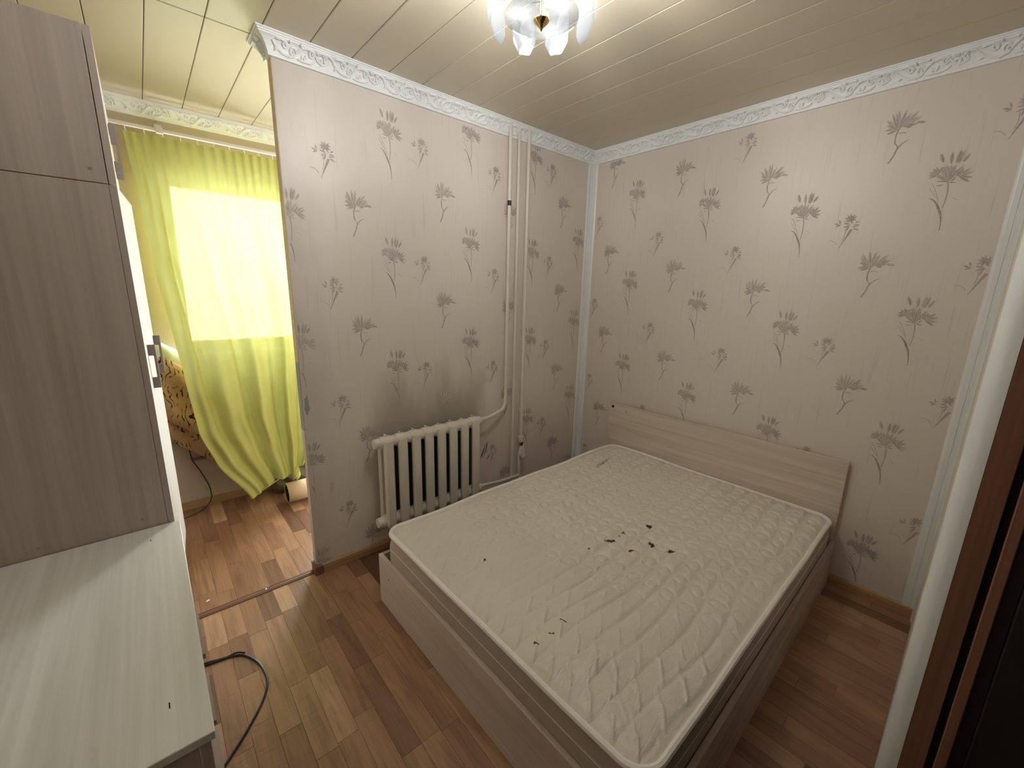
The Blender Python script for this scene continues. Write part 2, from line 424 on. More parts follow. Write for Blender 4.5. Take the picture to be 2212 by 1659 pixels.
# ceiling: long plastic panels
ceil = struct(B(XL, 0, YC-1.5, YD, H+.012, H+.07).build('ceiling', M_CEILSUB), 'cream panelled ceiling')
PW = .1725
def panel(x, y0, y1):
    key = ('c', round(y1-y0, 3))
    if key not in strip_cache:
        L = y1-y0
        strip_cache[key] = MB().box(-PW/2+.0012, PW/2-.0012, -L/2, L/2, 0, .012).mesh('ceiling_panel', M_CEIL, bevel=.0022)
    put('ceiling_panel', strip_cache[key], ceil, (x, (y0+y1)/2, H))
x = -2.467-4*PW+PW/2
k = 0
while x < 0.02:
    xx = min(x, -PW/2+.03)
    panel(x, YC+.001, .043); panel(x, .047, YD)
    x += PW
# walls
wall_partition = struct(B(-LA, 0, 0, PT, 0, H+.012).build('wall_partition', M_WA), 'thin papered partition wall with radiator')
wall_right = struct(B(0, .12, YC-1.5, YD+.2, 0, H+.07).build('wall_right', M_WB), 'papered wall behind the headboard')
XJ, XK = -1.25, -2.72       # doorway in the wall beside the camera
mb = MB(); mb.box(XJ, 0, YC-.13, YC, 0, H+.012); mb.box(XL, XK, YC-.13, YC, 0, H+.012); mb.box(XK, XJ, YC-.13, YC, 2.08, H+.012)
wall_door = struct(mb.build('wall_door', M_WB), 'wall with the doorway')
wall_left = struct(B(XL-.12, XL, YC-1.5, YD+.2, 0, H+.07).build('wall_left', M_WALLD), 'wall behind the wardrobe')
wall_hall = struct(B(XL, 0, YC-1.5, YC-1.4, 0, H+.07).build('wall_hall', M_HALL), 'dark hall wall')
WX0, WX1, WZ0, WZ1 = -2.47, -1.60, 1.05, 2.14
GX0, GX1, GZ0 = -1.56, -.90, .08
mb = MB(); mb.box(XL, WX0, YD, YD+.2, 0, H+.07); mb.box(GX1, 0, YD, YD+.2, 0, H+.07); mb.box(WX1, GX0, YD, YD+.2, 0, WZ1)
mb.box(WX0, WX1, YD, YD+.2, 0, WZ0); mb.box(GX0, GX1, YD, YD+.2, 0, GZ0); mb.box(WX0, GX1, YD, YD+.2, WZ1, H+.07)
wall_window = struct(mb.build('wall_window', M_WALLD), 'wall with the curtained window')
# window
win = struct(empty('window_1', (0, 0, 0)), 'white framed window behind the curtain')
fy0, fy1 = YD+.075, YD+.135
def frame(root, x0, x1, z0, z1, w):
    for (a, b) in ((x0, x0+w), (x1-w, x1)): B(a, b, fy0, fy1, z0, z1).build('window_stile', M_WFRAME, root, bevel=.004)
    for (c, d) in ((z0, z0+w), (z1-w, z1)): B(x0+w, x1-w, fy0, fy1, c, d).build('window_rail', M_WFRAME, root, bevel=.004)
    B(x0+w, x1-w, fy0+.025, fy0+.031, z0+w, z1-w).build('pane', M_PANE, root)
frame(win, WX0, WX1, WZ0, WZ1, .072)
B(WX0-.03, WX1+.03, YD-.055, YD+.075, WZ0-.028, WZ0-.001).build('window_sill', M_WFRAME, win, bevel=.004)
bal = struct(empty('door_2', (0, 0, 0)), 'glazed white balcony door behind the partition')
frame(bal, GX0, GX1, GZ0, WZ1, .072)

# ------------------------------------------------------------------ doorway edge beside the camera
dr = struct(empty('door_1', (XJ, YC, 0)), 'doorway edge with white strip, brown frame and dark door')
es = MB(); prof = [(0, .001), (-.014, -.003), (-.025, -.011), (-.032, -.022), (-.034, -.0365), (0, -.0365)]
es.v = [(a, b, 0.0) for a, b in prof]+[(a, b, 2.08) for a, b in prof]; es.f = [tuple(range(6)), tuple(range(6, 12))]+[(i, (i+1) % 6, 6+(i+1) % 6, 6+i) for i in range(6)]
es.build('edge_strip', M_PVC, dr, smooth=True)
B(-.034, .0, -.0785, -.0370, 0, 2.08).build('door_frame', M_DOORB, dr, bevel=.0012)
B(-.024, .0, -.0915, -.0790, 0, 2.08).build('frame_groove', M_GAP, dr)
B(-.038, .0, -.1115, -.0920, 0, 2.08).build('frame_bead', M_DOORB, dr, bevel=.002)
lf = B(-.045, -.001, -.94, -.135, .006, 2.05).build('door_leaf', M_DOORD, dr, bevel=.002)
B(-.030, .0, -.1335, -.1120, 0, 2.08).build('frame_stop', M_DOORD, dr)

# ------------------------------------------------------------------ cornices with scroll relief
PROF = [(0, HC), (.013, HC), (.0145, HC+.005), (.0145, HC+.011), (.017, HC+.017), (.022, HC+.030), (.030, HC+.043), (.040, HC+.053), (.047, HC+.0575), (.050, HC+.0585), (.050, HC+.0635), (.0545, HC+.0655), (.0545, HC+.070), (CPJ, HC+.071), (CPJ, H), (0, H)]
def cove(t):
    """point (out,z) and tangent on the cove between its lower and upper bead, t in 0..1"""
    pts = PROF[3:10]; n = len(pts)-1; f = min(max(t, 0), .9999)*n; i = int(f); a, b = Vector(pts[i]), Vector(pts[i+1])
    p = a.lerp(b, f-i); d = (pts[-1][0]-pts[0][0], pts[-1][1]-pts[0][1]); l = math.hypot(*d)
    nrm = Vector((d[1]/l, -d[0]/l)); return p, nrm
def spiral(cx, cy, r0, r1, a0, turns, n=14):
    return [(cx+(r0+(r1-r0)*k/n)*math.cos(a0+turns*2*PI*k/n), cy+(r0+(r1-r0)*k/n)*math.sin(a0+turns*2*PI*k/n)) for k in range(n+1)]
OL = .232
def ornament_mesh():
    mb = MB(); c = []
    # (curve in motif units: s along 0..OL, t across 0..1, radius)
    def S_(pts, r, flip=False): c.append((pts, r))
    bez = lambda p0, p1, p2, p3, n=12: [tuple((1-u)**3*a+3*u*(1-u)**2*b+3*u*u*(1-u)*cc+u**3*d for a, b, cc, d in zip(p0, p1, p2, p3)) for u in [i/n for i in range(n+1)]]
    def sp(cx, cy, r0, r1, a0, tn): return [(x, cy+(y-cy)*1.0) for x, y in [(cx+(r0+(r1-r0)*k/12)*.050*math.cos(a0+tn*2*PI*k/12), cy+(r0+(r1-r0)*k/12)*math.sin(a0+tn*2*PI*k/12)) for k in range(13)]]
    S_(bez((0, .62), (.03, .05), (.075, -.05), (.088, .30)), .0030)
    S_(sp(.076, .36, .26, .05, 0, 1.2), .0026)
    S_(bez((.012, .75), (.035, 1.02), (.05, .75), (.055, .50)), .0028)
    S_(sp(.046, .60, .20, .05, .3, -1.2), .0024)
    S_(bez((.088, .30), (.11, .85), (.145, .95), (.160, .62)), .0030)
    S_(sp(.148, .60, .24, .05, 0, -1.3), .0026)
    S_(bez((.095, .14), (.12, -.02), (.15, .06), (.165, .30)), .0026)
    S_(sp(.118, .22, .16, .04, 2, 1.1), .0022)
    S_(bez((.160, .62), (.175, .20), (.20, .15), (.215, .42)), .0028)
    S_(bez((.165, .85), (.185, 1.05), (.21, .95), (OL, .62)), .0030)
    S_(sp(.205, .48, .18, .05, .6, 1.2), .0024)
    for (s0, t0, an, ln) in ((.178, .62, 2.4, .020), (.184, .64, 1.9, .022), (.192, .64, 1.3, .022), (.198, .60, .7, .020), (.186, .52, 3.4, .018), (.190, .50, 4.6, .018), (.197, .52, 5.5, .016), (.06, .9, 1.0, .013), (.11, .62, 1.6, .012), (.128, .42, 4.4, .012), (.02, .35, 3.9, .014), (.064, .10, 5.1, .010), (.104, .95, 1.9, .012)):
        c.append(([(s0, t0), (s0+.5*ln*math.cos(an), t0+.5*ln/.052*math.sin(an)), (s0+ln*math.cos(an), t0+ln/.052*math.sin(an))], [.0020, .0040, .0014]))
    for pts, r in c:
        P = []
        for s, t in pts:
            t = min(max(t, -.02), 1.0); p, nr = cove(.06+.88*t); P.append((s, -(p.x+nr.x*.0026), p.y+nr.y*.0026))
        rr = [q*1.75 for q in (r if isinstance(r, list) else [r*.55]+[r]*(len(P)-2)+[r*.6])]
        mb.tube(P, rr, 6)
    return mb.mesh('scroll_ornament', M_WHITE, smooth=True)
ORN = ornament_mesh()
def cornice(name, p0, d, L, m0, m1, label):
    """p0 wall corner start, d unit run direction; outward = right-hand of run rotated -90 (local -y); m0/m1 mitre slope"""
    ang = math.atan2(d[1], d[0]); o = empty(name, (p0[0], p0[1], 0), ang); struct(o, label)
    mb = MB(); mb.sweep(PROF, [lambda u: (m0*u, -u), lambda u: (L+m1*u, -u)])
    mb.build('cornice_moulding', M_WHITE, o, smooth=False)
    n = max(1, int(round(L/OL))); st = L/n
    for i in range(n):
        c = put('scroll_ornament', ORN, o, (i*st, 0, 0)); c.scale = (st/OL if n > 1 else min(1, L/OL), 1, 1)
    return o
cornice('trim_1', (-LA, 0), (1, 0), LA, -1, -1, 'white scrolled cornice above the radiator wall')
cornice('trim_2', (0, 0), (0, -1), -YC, 1, -1, 'white scrolled cornice above the headboard wall')
cornice('trim_3', (XL, YD), (1, 0), -XL, 1, -1, 'white scrolled cornice above the curtain')
cornice('trim_4', (-LA, PT), (0, -1), PT, -1, 1, 'short cornice return on the partition end')

# corner profiles
def corner_trim(name, x, y, sx, sy, z1, label):
    o = struct(empty(name, (x, y, 0)), label); w, t = .050, .007
    prof = [(0, 0), (0, t*.6), (.004, t), (.016, t), (.018, t*.55), (.022, t*.55), (.024, t), (.040, t), (.044, t*.8), (w, .001), (w, 0)]
    for k in (0, 1):
        mb = MB(); pts = [(a*sx, b*sy) if k == 0 else (b*sx, a*sy) for a, b in prof]; n = len(pts)
        mb.v = [(px, py, 0.0) for px, py in pts]+[(px, py, z1) for px, py in pts]
        mb.f = [tuple(range(n)), tuple(range(n, 2*n))]+[(i, (i+1) % n, n+(i+1) % n, n+i) for i in range(n)]
        mb.build('trim_flange', M_PVC, o)
corner_trim('trim_5', 0, 0, -1, -1, HC, 'white corner strip between the papered walls')
corner_trim('trim_6', 0, YC, -1, 1, HC, 'white corner strip at the right end of the headboard wall')
# baseboards
BBP = [(0, 0), (.015, 0), (.015, .030), (.011, .044), (.004, .050), (0, .050)]
def baseboard(name, p0, d, L, mat, m0=0, m1=0, label=None):
    o = MB().sweep(BBP, [lambda u: (m0*u, -u), lambda u: (L+m1*u, -u)]).build(name, mat, None, (p0[0], p0[1], 0), (0, 0, math.atan2(d[1], d[0])))
    return struct(o, label)
baseboard('baseboard_partition', (-LA+.02, 0), (1, 0), LA-.02, M_BASE, 0, -1, 'tan baseboard under the radiator')
baseboard('baseboard_right', (0, 0), (0, -1), -YC, M_BASE, 1, 0, 'tan baseboard behind the bed')
baseboard('baseboard_window', (XL, YD), (1, 0), -XL, M_BASE, 0, 0, 'tan baseboard under the curtain')
# broken end cap of the baseboard at the partition end
mb = MB(); mb.box(-LA-.016, -LA+.022, -.019, .0, 0, .052); mb.box(-LA-.016, -LA-.002, 0, .050, 0, .056)
struct(mb.build('trim_7', M_THR, bevel=.002), 'brown end cap of the baseboard')
B(-LA+.0225, -LA+.0245, -.017, -.002, .003, .046).build('end_hole', M_GAP, bpy.data.objects['trim_7'])
# plaster end of the partition
endp = empty('trim_8', (-LA, 0, 0)); struct(endp, 'chipped plaster edge of the partition')
B(-.003, 0, .001, PT-.001, 1.14, HC).build('edge_lining', m_plain('tan_lining', lin(198, 178, 146), .6, 0, 20, .08), endp)
B(-.0028, 0, .001, PT, .80, 1.14).build('putty_edge', M_PLASTERG, endp)
rnd = random.Random(2); mb = MB(); pr = [(0, .02)]
pts = []
z = .056
while z < .80:
    pts.append((z, PT-.003-rnd.random()*.016)); z += .018+rnd.random()*.03
pts.append((.80, PT-.004))
poly = [(.0, z) for z, _ in (pts[0], pts[-1])]
ring = [(0.0, .056)]+[(y, z) for z, y in pts]+[(0.0, .80)]
n = len(ring); mb.v = [(0, y, z) for y, z in ring]+[(-.005, y, z) for y, z in ring]
mb.f = [tuple(range(n)), tuple(range(n, 2*n))]+[(i, (i+1) % n, n+(i+1) % n, n+i) for i in range(n)]
mb.build('broken_plaster', M_PLASTER, endp)
# peeled spots on the partition paper near its end
def blob(cx, cz, rx, rz, seed, y=-.0008):
    r = random.Random(seed); N = 18; mb = MB(); ring = []
    for i in range(N):
        a = 2*PI*i/N; k = .65+.5*r.random(); ring.append((cx+rx*k*math.cos(a), cz+rz*k*math.sin(a)))
    mb.prism(ring, y, 0.0); return mb
blob(-1.985, .47, .011, .034, 1).build('peeled_patch', M_PLASTER, wall_partition)
blob(-2.070, .93, .012, .055, 3).build('peeled_patch', M_PLASTERG, wall_partition)
# dark scuff marks beside the radiator
mb = MB()
for (xx, zz, l, a) in ((-.985, .43, .11, 1.25), (-.97, .42, .10, 1.15), (-1.0, .40, .07, 1.2), (-.945, .37, .05, 1.1), (-.96, .46, .06, 1.3)):
    dx, dz = math.cos(a)*l/2, math.sin(a)*l/2; mb.prism([(xx-dx, zz-dz), (xx+.004, zz), (xx+dx, zz+dz), (xx-.004, zz)], -.0012, 0)
o = mb.build('scuff_mark', m_plain('scuff_grey', lin(92, 80, 84), .7), wall_partition); o['kind'] = 'stuff'
# threshold strip
thr = struct(MB().sweep([(0, 0), (0, .003), (.009, .0075), (.022, .0075), (.031, .003), (.031, 0)], [lambda u: (-2.66, .012+u), lambda u: (-LA-.017, .012+u)]).build('trim_9', M_THR), 'brown threshold strip across the opening')
B(-2.66, -LA-.018, .0432, .0462, .0005, .0035).build('threshold_gap', M_GAP, thr)

# ------------------------------------------------------------------ flower print on the paper
class Print:
    def __init__(s): s.v = []; s.f = []; s.t = []; s.k = 0
    def petal(s, bx, bz, ang, L, w, tone, bend=0.0, xlim=None):
        n = 5; pts = []; s.k = (s.k+1) % 40; off = .0004+s.k*.000012
        ca, sa = math.cos(ang), math.sin(ang); left = []; right = []
        for i in range(n+1):
            u = i/n; wd = w*.5*(math.sin(PI*min(1, u*.92+.08))**.8); c = bend*L*u*u
            px, pz = bx+ca*L*u-sa*c, bz+sa*L*u+ca*c
            left.append((px-sa*wd, pz+ca*wd)); right.append((px+sa*wd, pz-ca*wd))
        i0 = len(s.v)
        for (lx, lz), (rx, rz) in zip(left, right): s.v += [(lx, lz, off), (rx, rz, off)]; s.t += [tone, tone]
        for i in range(n): a = i0+2*i; s.f.append((a, a+1, a+3, a+2))
    def vein(s, *a): s.petal(*a)
    def stroke(s, pts, w0, w1, tone):
        for i in range(len(pts)-1):
            (x0, z0), (x1, z1) = pts[i], pts[i+1]; L = math.hypot(x1-x0, z1-z0); a = math.atan2(z1-z0, x1-x0)
            w = w0+(w1-w0)*i/max(1, len(pts)-2); off = .0004+(s.k % 40)*.000012; s.k += 1
            nx, nz = -math.sin(a)*w/2, math.cos(a)*w/2; ex, ez = math.cos(a)*w*.3, math.sin(a)*w*.3; i0 = len(s.v)
            s.v += [(x0+nx-ex, z0+nz-ez, off), (x0-nx-ex, z0-nz-ez, off), (x1-nx+ex, z1-nz+ez, off), (x1+nx+ex, z1+nz+ez, off)]; s.t += [tone]*4; s.f.append((i0, i0+1, i0+2, i0+3))
def bez2(a, b, c, n=6): return [((1-u)**2*a[0]+2*u*(1-u)*b[0]+u*u*c[0], (1-u)**2*a[1]+2*u*(1-u)*b[1]+u*u*c[1]) for u in [i/n for i in range(n+1)]]
def flower1(P, X, Z, q, r):
    k = .000235*q
    def pt(zx, zy): return X+(zx-311)*k, Z-(zy-674)*k
    def pet(zx, zy, a, L, w, t, b=0.0): P.petal(*pt(zx, zy), math.radians(a)+r.uniform(-.08, .08), L*k, w*k, t*r.uniform(.8, 1.15), b)
    for (zx, zy, a, L, w) in ((185, 525, 108, 180, 58), (285, 560, 92, 200, 55), (350, 560, 84, 215, 62), (375, 570, 76, 215, 55), (430, 560, 58, 150, 50)): pet(zx, zy, a, L, w, .42); pet(zx, zy, a, L*.9, w*.25, .85)
    for a in (100, 130, 160, 190, 215, 60): pet(140, 700, a, 125, 48, .40); pet(140, 700, a, 105, 10, .95)
    for a in (118, 98, 78, 60, 138, 108, 88): pet(292, 850, a, 290, 58, .38); pet(292, 850, a+3, 250, 9, .8)
    for a in (20, 45, 75, 100, -12, -38, 130): pet(425, 790, a, 185 if abs(a) < 50 else 130, 50, .40); pet(425, 790, a, 150, 11, .95)
    for (zx, zy, a, L) in ((290, 850, 140, 130), (285, 860, 160, 150), (240, 905, 170, 80), (320, 870, -25, 90), (330, 860, 35, 90)): pet(zx, zy, a, L, 16, .85, .2)
    P.stroke([pt(*p) for p in bez2((300, 860), (345, 1080), (300, 1300))], 22*k, 15*k, .5)
    P.stroke([pt(*p) for p in bez2((105, 1110), (190, 1140), (262, 1320))], 10*k, 34*k, .85)
    P.stroke([pt(*p) for p in bez2((262, 1320), (330, 1440), (330, 1680))], 36*k, 10*k, .75)
    for p in (((80, 940), (110, 1010), (200, 1110)), ((90, 850), (160, 960), (230, 1180)), ((400, 1140), (440, 1150), (470, 1190))): P.stroke([pt(*z) for z in bez2(*p)], 9*k, 7*k, .45)
def flower2(P, X, Z, q, r):
    k = .00043*q
    def pt(zx, zy): return X+(zx-935)*k, Z-(zy-390)*k
    def pet(zx, zy, a, L, w, t, b=0.0): P.petal(*pt(zx, zy), math.radians(a)+r.uniform(-.1, .1), L*k, w*k, t*r.uniform(.8, 1.15), b)
    for (a, L) in ((128, 165), (112, 185), (95, 190), (80, 190), (62, 165), (142, 120)): pet(905, 430, a, L, 30, .30); pet(905, 430, a+2, L*.95, 6, .9)
    for (a, L) in ((20, 150), (35, 130), (5, 120), (48, 160)): pet(935, 400, a, L, 30, .34); pet(935, 400, a, L*.9, 7, .8)
    for (zx, zy, a, L) in ((885, 390, 165, 85), (890, 410, 185, 95), (895, 425, 200, 80), (1040, 385, -12, 75), (960, 405, -20, 50)): pet(zx, zy, a, L, 26, .42); pet(zx, zy, a, L*.9, 6, .9)
    P.stroke([pt(*p) for p in bez2((915, 420), (885, 480), (905, 560))], 11*k, 13*k, .7)
    P.stroke([pt(*p) for p in bez2((905, 560), (960, 580), (880, 735))], 8*k, 15*k, .65)
    P.stroke([pt(*p) for p in bez2((1005, 540), (950, 550), (915, 640))], 6*k, 14*k, .65)
    P.stroke([pt(*p) for p in bez2((920, 465), (950, 450), (975, 470))], 8*k, 5*k, .6)
def flower3(P, X, Z, q, r):
    k = .00043*q
    def pt(zx, zy): return X+(zx-565)*k, Z-(zy-1120)*k
    def pet(zx, zy, a, L, w, t, b=0.0): P.petal(*pt(zx, zy), math.radians(a)+r.uniform(-.1, .1), L*k, w*k, t*r.uniform(.8, 1.15), b)
    for a in (20, 50, 95, 130, 165, 200, 235, 300, 340): pet(562, 1078, a, 62, 20, .32); pet(562, 1078, a, 45, 7, 1.0)
    for (zx, zy, a, L) in ((470, 1130, 160, 55), (475, 1120, 110, 50), (480, 1130, 200, 50), (560, 1130, 170, 60), (570, 1140, 200, 70), (600, 1140, 350, 55), (590, 1165, 10, 60), (600, 1180, -20, 60), (560, 1150, 250, 60), (610, 1120, 20, 40)): pet(zx, zy, a, L, 18, .36); pet(zx, zy, a, L*.9, 5, .85)
    P.stroke([pt(*p) for p in bez2((585, 1195), (560, 1250), (500, 1385))], 26*k, 6*k, .62)
    P.stroke([pt(*p) for p in bez2((530, 1170), (545, 1240), (520, 1300))], 6*k, 5*k, .4)
    P.stroke([pt(*p) for p in bez2((395, 1300), (450, 1290), (480, 1350))], 6*k, 5*k, .45)
VR = .588
COLS_A = dict(f1=[(-1.587, 1.089), (-1.092, 1.19), (-.583, 1.175), (-.117, 1.29), (-2.07, 1.25)], f2=[(-1.769, 1.297), (-1.278, 1.42), (-.786, 1.385), (-.296, 1.50)], f3=[(-1.897, .914), (-1.407, 1.043), (-.909, 1.003), (-.421, 1.113)])
COLS_B = dict(f1=[(-.395, .991), (-.895, .865), (-1.393, .761), (-1.896, .851)], f2=[(-.207, 1.196), (-.714, 1.07), (-1.213, .943), (-1.708, 1.066)], f3=[(-.093, 1.416), (-.583, 1.268), (-1.077, 1.149), (-1.588, 1.262), (-2.06, 1.05)])
def make_print(cols, sgn, lo, hi, conv, parent):
    P = Print(); r = random.Random(11)
    for key, fn in (('f1', flower1), ('f2', flower2), ('f3', flower3)):
        for (u, z0) in cols[key]:
            for n in range(-3, 4):
                z = z0+n*VR
                if .05 < z < 2.42: fn(P, u*sgn, z, 1.0, r)
    me = bpy.data.meshes.new('flower_print')
    vv = [conv(a, b, c) for a, b, c in P.v]; ok = [lo <= a <= hi and .052 <= b <= HC-.001 for a, b, c in P.v]
    me.from_pydata(vv, [], [f for f in P.f if all(ok[i] for i in f)]); me.update()
    at = me.attributes.new('tone', 'FLOAT', 'POINT'); at.data.foreach_set('value', P.t)
    me.materials.append(M_PRINT)
    o = put('flower_print', me, parent); o['kind'] = 'stuff'; o['label'] = 'mauve grey lily print'; return o
make_print(COLS_A, 1, -LA+.002, -.051, lambda a, b, c: (a, -c, b), wall_partition)
make_print(COLS_B, -1, .051, -YC-.052, lambda a, b, c: (-c, -a, b), wall_right)

# ================================================================== BED
BE = .0125
bed = tag(empty('bed', (0, -.37, 0), BE), 'low double bed frame in whitewashed wood with plain headboard', 'bed')
BL, BW, BZ = 1.913, 1.42, .255
B(-BL, -BL+.018, -BW, 0, 0.0, BZ).build('foot_board', M_WW_Y, bed, bevel=.001)
B(-BL+.018, -.052, -.018, 0, 0.0, BZ).build('side_board', M_WW_X, bed, bevel=.001)
B(-BL+.018, -.052, -BW, -BW+.018, 0.0, BZ).build('side_board', M_WW_X, bed, bevel=.001)
hb = B(-.052, -.034, -BW+.012, .030, 0.0, .690).build('headboard', M_WW_YH, bed, bevel=.0012)
MB().lathe([(.004, -.055), (.009, -.055), (.011, -.0535), (.011, -.0521)], (0, -.0 , .668), 14, 'x').build('cam_fitting', M_BLACK, hb)
B(-.0528, -.0521, -.117, -.114, .640, .662).build('slot_mark', M_BLACK, hb)
MB().lathe([(.0035, -.0006), (.0035, .0)], (-BL, -.10, .17), 10, 'x').build('screw_hole', M_BLACK, bed)
mb = MB()
for i in range(10): mb.box(-BL+.12+i*.175, -BL+.20+i*.175, -BW+.02, -.02, .10, .118)
sl = mb.build('slats', M_WW_Y, bed); sl['kind'] = 'stuff'

# mattress
mat_o = tag(empty('mattress', (0, -.37-.71, 0), BE), 'stained cream quilted mattress with white piping lying in the bed', 'mattress')
# local frame: x from the head (0) to the foot, y across; centre line at y=0 (bed centre)
MX0, MX1, MY0, MY1, MZ0, MZ1 = -1.878, -.062, -.682, .680, .119, .386
HO = [(x, y) for x, y, *_ in HOLES]
def quilt_h(x, y):
    ax, ay, r = .122, .0745, .0275
    X0, Y0 = x, y
    x = X0+.014*np.sin(Y0*9+1.0)+.010*np.sin(X0*13+Y0*5)+.006*np.sin(Y0*31+X0*17); y = Y0+.012*np.sin(X0*8)+.008*np.sin(Y0*15+X0*6)
    fx = (x+50*ax) % ax-ax/2; fy = (y+50*ay) % ay-ay/2
    amp = .75+.35*np.sin(X0*3.1+Y0*2.3)*np.sin(Y0*4.2-X0*1.7)
    zone = 1/(1+np.exp(((X0+1.52)+.25*(Y0+.1))*-14))                  # circles fade out towards the foot end
    dc = np.abs(np.hypot(fx, fy)-r)+.03*(1-zone)
    d = np.minimum(dc, np.abs(np.abs(fy)-ay/2)*.8+.006*(1-zone))
    xw, yw, fyw = x, y, fy; x, y = X0+.006*np.sin(Y0*9), Y0
    gx = (x+50*ax+ax/2) % ax-ax/2; gy = (y+50*ay) % ay-ay/2
    t = np.clip((gx*.82+gy*.57), -.034, .034); dz = np.hypot(gx-t*.82, gy-t*.57)
    h = .0105*amp*(1-np.exp(-(d/.009)**2))+.0050*np.exp(-(dz/.0045)**2)*(1.15-.75*zone)
    gx2 = (x+50*ax+ax*.18) % ax-ax/2; gy2 = (y+50*ay+ay/2) % ay-ay/2
    t = np.clip((gx2*.78+gy2*.62), -.030, .030); dz = np.hypot(gx2-t*.78, gy2-t*.62)
    h += .0042*np.exp(-(dz/.0050)**2)*(1-zone)
    h += .0026*np.sin(x*9+2.1*np.sin(y*7))*np.sin(y*11+1.3*np.sin(x*6))
    x, y = X0, Y0
    s_ = (x+1.70)*.80+(y+.42)*(-.60); n_ = (x+1.70)*.60+(y+.42)*.80
    h += .010*np.exp(-(n_/.035)**2-(s_/.20)**2)                        # long soft ridge near the foot corner
    rng = np.random.RandomState(4)
    for _ in range(60):                                              # creases pulled across the cover
        cx, cy = rng.uniform(MX0, MX1), rng.uniform(MY0, MY1); a = rng.uniform(0.2, 1.3); L = rng.uniform(.05, .16); w = rng.uniform(.006, .012)
        dx, dy = x-cx, y-cy; s = dx*math.cos(a)+dy*math.sin(a); n = -dx*math.sin(a)+dy*math.cos(a)
        h += .0028*np.exp(-(s/L)**2-(n/w)**2)
    return h
nx, ny = 420, 320; RC = .075
gx = np.linspace(MX0, MX1, nx); gy = np.linspace(MY0, MY1, ny); GX, GY = np.meshgrid(gx, gy, indexing='ij')
def round_corner(X, Y, inset=0.0):
    """pull the grid into a rounded rectangle"""
    hx, hy = (MX1-MX0)/2, (MY1-MY0)/2; cx, cy = (MX0+MX1)/2, (MY0+MY1)/2
    u, v = X-cx, Y-cy; au, av = np.abs(u), np.abs(v); ex, ey = np.maximum(au-(hx-RC), 0), np.maximum(av-(hy-RC), 0)
    m = (ex > 0) & (ey > 0); mx = np.maximum(ex, ey); l = np.hypot(ex, ey)+1e-9; s = np.where(m, mx/l, 1)
    return cx+np.sign(u)*(np.minimum(au, hx-RC)+ex*s), cy+np.sign(v)*(np.minimum(av, hy-RC)+ey*s)
QX, QY = round_corner(GX, GY)
edge = np.minimum(np.minimum(GX-MX0, MX1-GX), np.minimum(GY-MY0, MY1-GY))
QZ = MZ1-.012+.020*(1-np.exp(-edge/.05))+quilt_h(GX, GY)*np.clip(edge/.03, 0, 1)
QZ += .006*np.sin((GX+1.9)*2.2)*np.clip(edge/.2, 0, 1)
V = np.stack([QX, QY, QZ], -1).reshape(-1, 3)
I = np.arange(nx*ny).reshape(nx, ny); F = np.stack([I[:-1, :-1], I[1:, :-1], I[1:, 1:], I[:-1, 1:]], -1).reshape(-1, 4)
me = bpy.data.meshes.new('quilted_top'); me.from_pydata(V.tolist(), [], F.tolist()); me.update()
me.polygons.foreach_set('use_smooth', [True]*len(me.polygons)); me.materials.append(M_MATT)
put('quilted_top', me, mat_o)
def ring_pts(inset, z, wob=0.0, n=16):
    hx, hy = (MX1-MX0)/2-inset, (MY1-MY0)/2-inset; cx, cy = (MX0+MX1)/2, (MY0+MY1)/2; r = RC-inset; out = []
    rr = random.Random(8)
    for (sx, sy, a0) in ((1, 1, 0), (-1, 1, 90), (-1, -1, 180), (1, -1, 270)):
        for i in range(n+1):
            a = math.radians(a0+90*i/n); out.append((cx+sx*(hx-r)+r*math.cos(a), cy+sy*(hy-r)+r*math.sin(a)))
    res = []
    for i, p in enumerate(out):
        q = out[(i+1) % len(out)]; L = math.dist(p, q); k = max(1, int(L/.06))
        for j in range(k): res.append((p[0]+(q[0]-p[0])*j/k, p[1]+(q[1]-p[1])*j/k))
    return [(x, y, z+wob*math.sin(x*7.0+y*5.1)+wob*.7*math.sin(x*13.1-y*9)) for x, y in res]
side = MB(); levels = [(.012, MZ0), (-.002, MZ0+.03), (-.008, MZ0+.11), (-.006, MZ1-.06), (.004, MZ1-.03), (.004, MZ1-.012)]
n = None
for inset, z in levels:
    rp = ring_pts(inset, z, .004 if z > .3 else 0); n = len(rp); side.v += rp
for k in range(len(levels)-1):
    for j in range(n): a = k*n+j; b = k*n+(j+1) % n; side.f.append((a, b, b+n, a+n))
side.f.append(tuple(range(n)))
side.build('side_band', M_MSIDE, mat_o, smooth=True)
pp = ring_pts(.001, MZ1-.006, .003); pp = pp+[pp[0]]
MB().tube(pp, .0105, 8, False).build('piping', M_PIPING, mat_o, smooth=True)
pp = ring_pts(-.004, MZ1-.075, .004); pp = pp+[pp[0]]
MB().tube(pp, .0035, 6, False).build('side_seam', M_PIPING, mat_o, smooth=True)

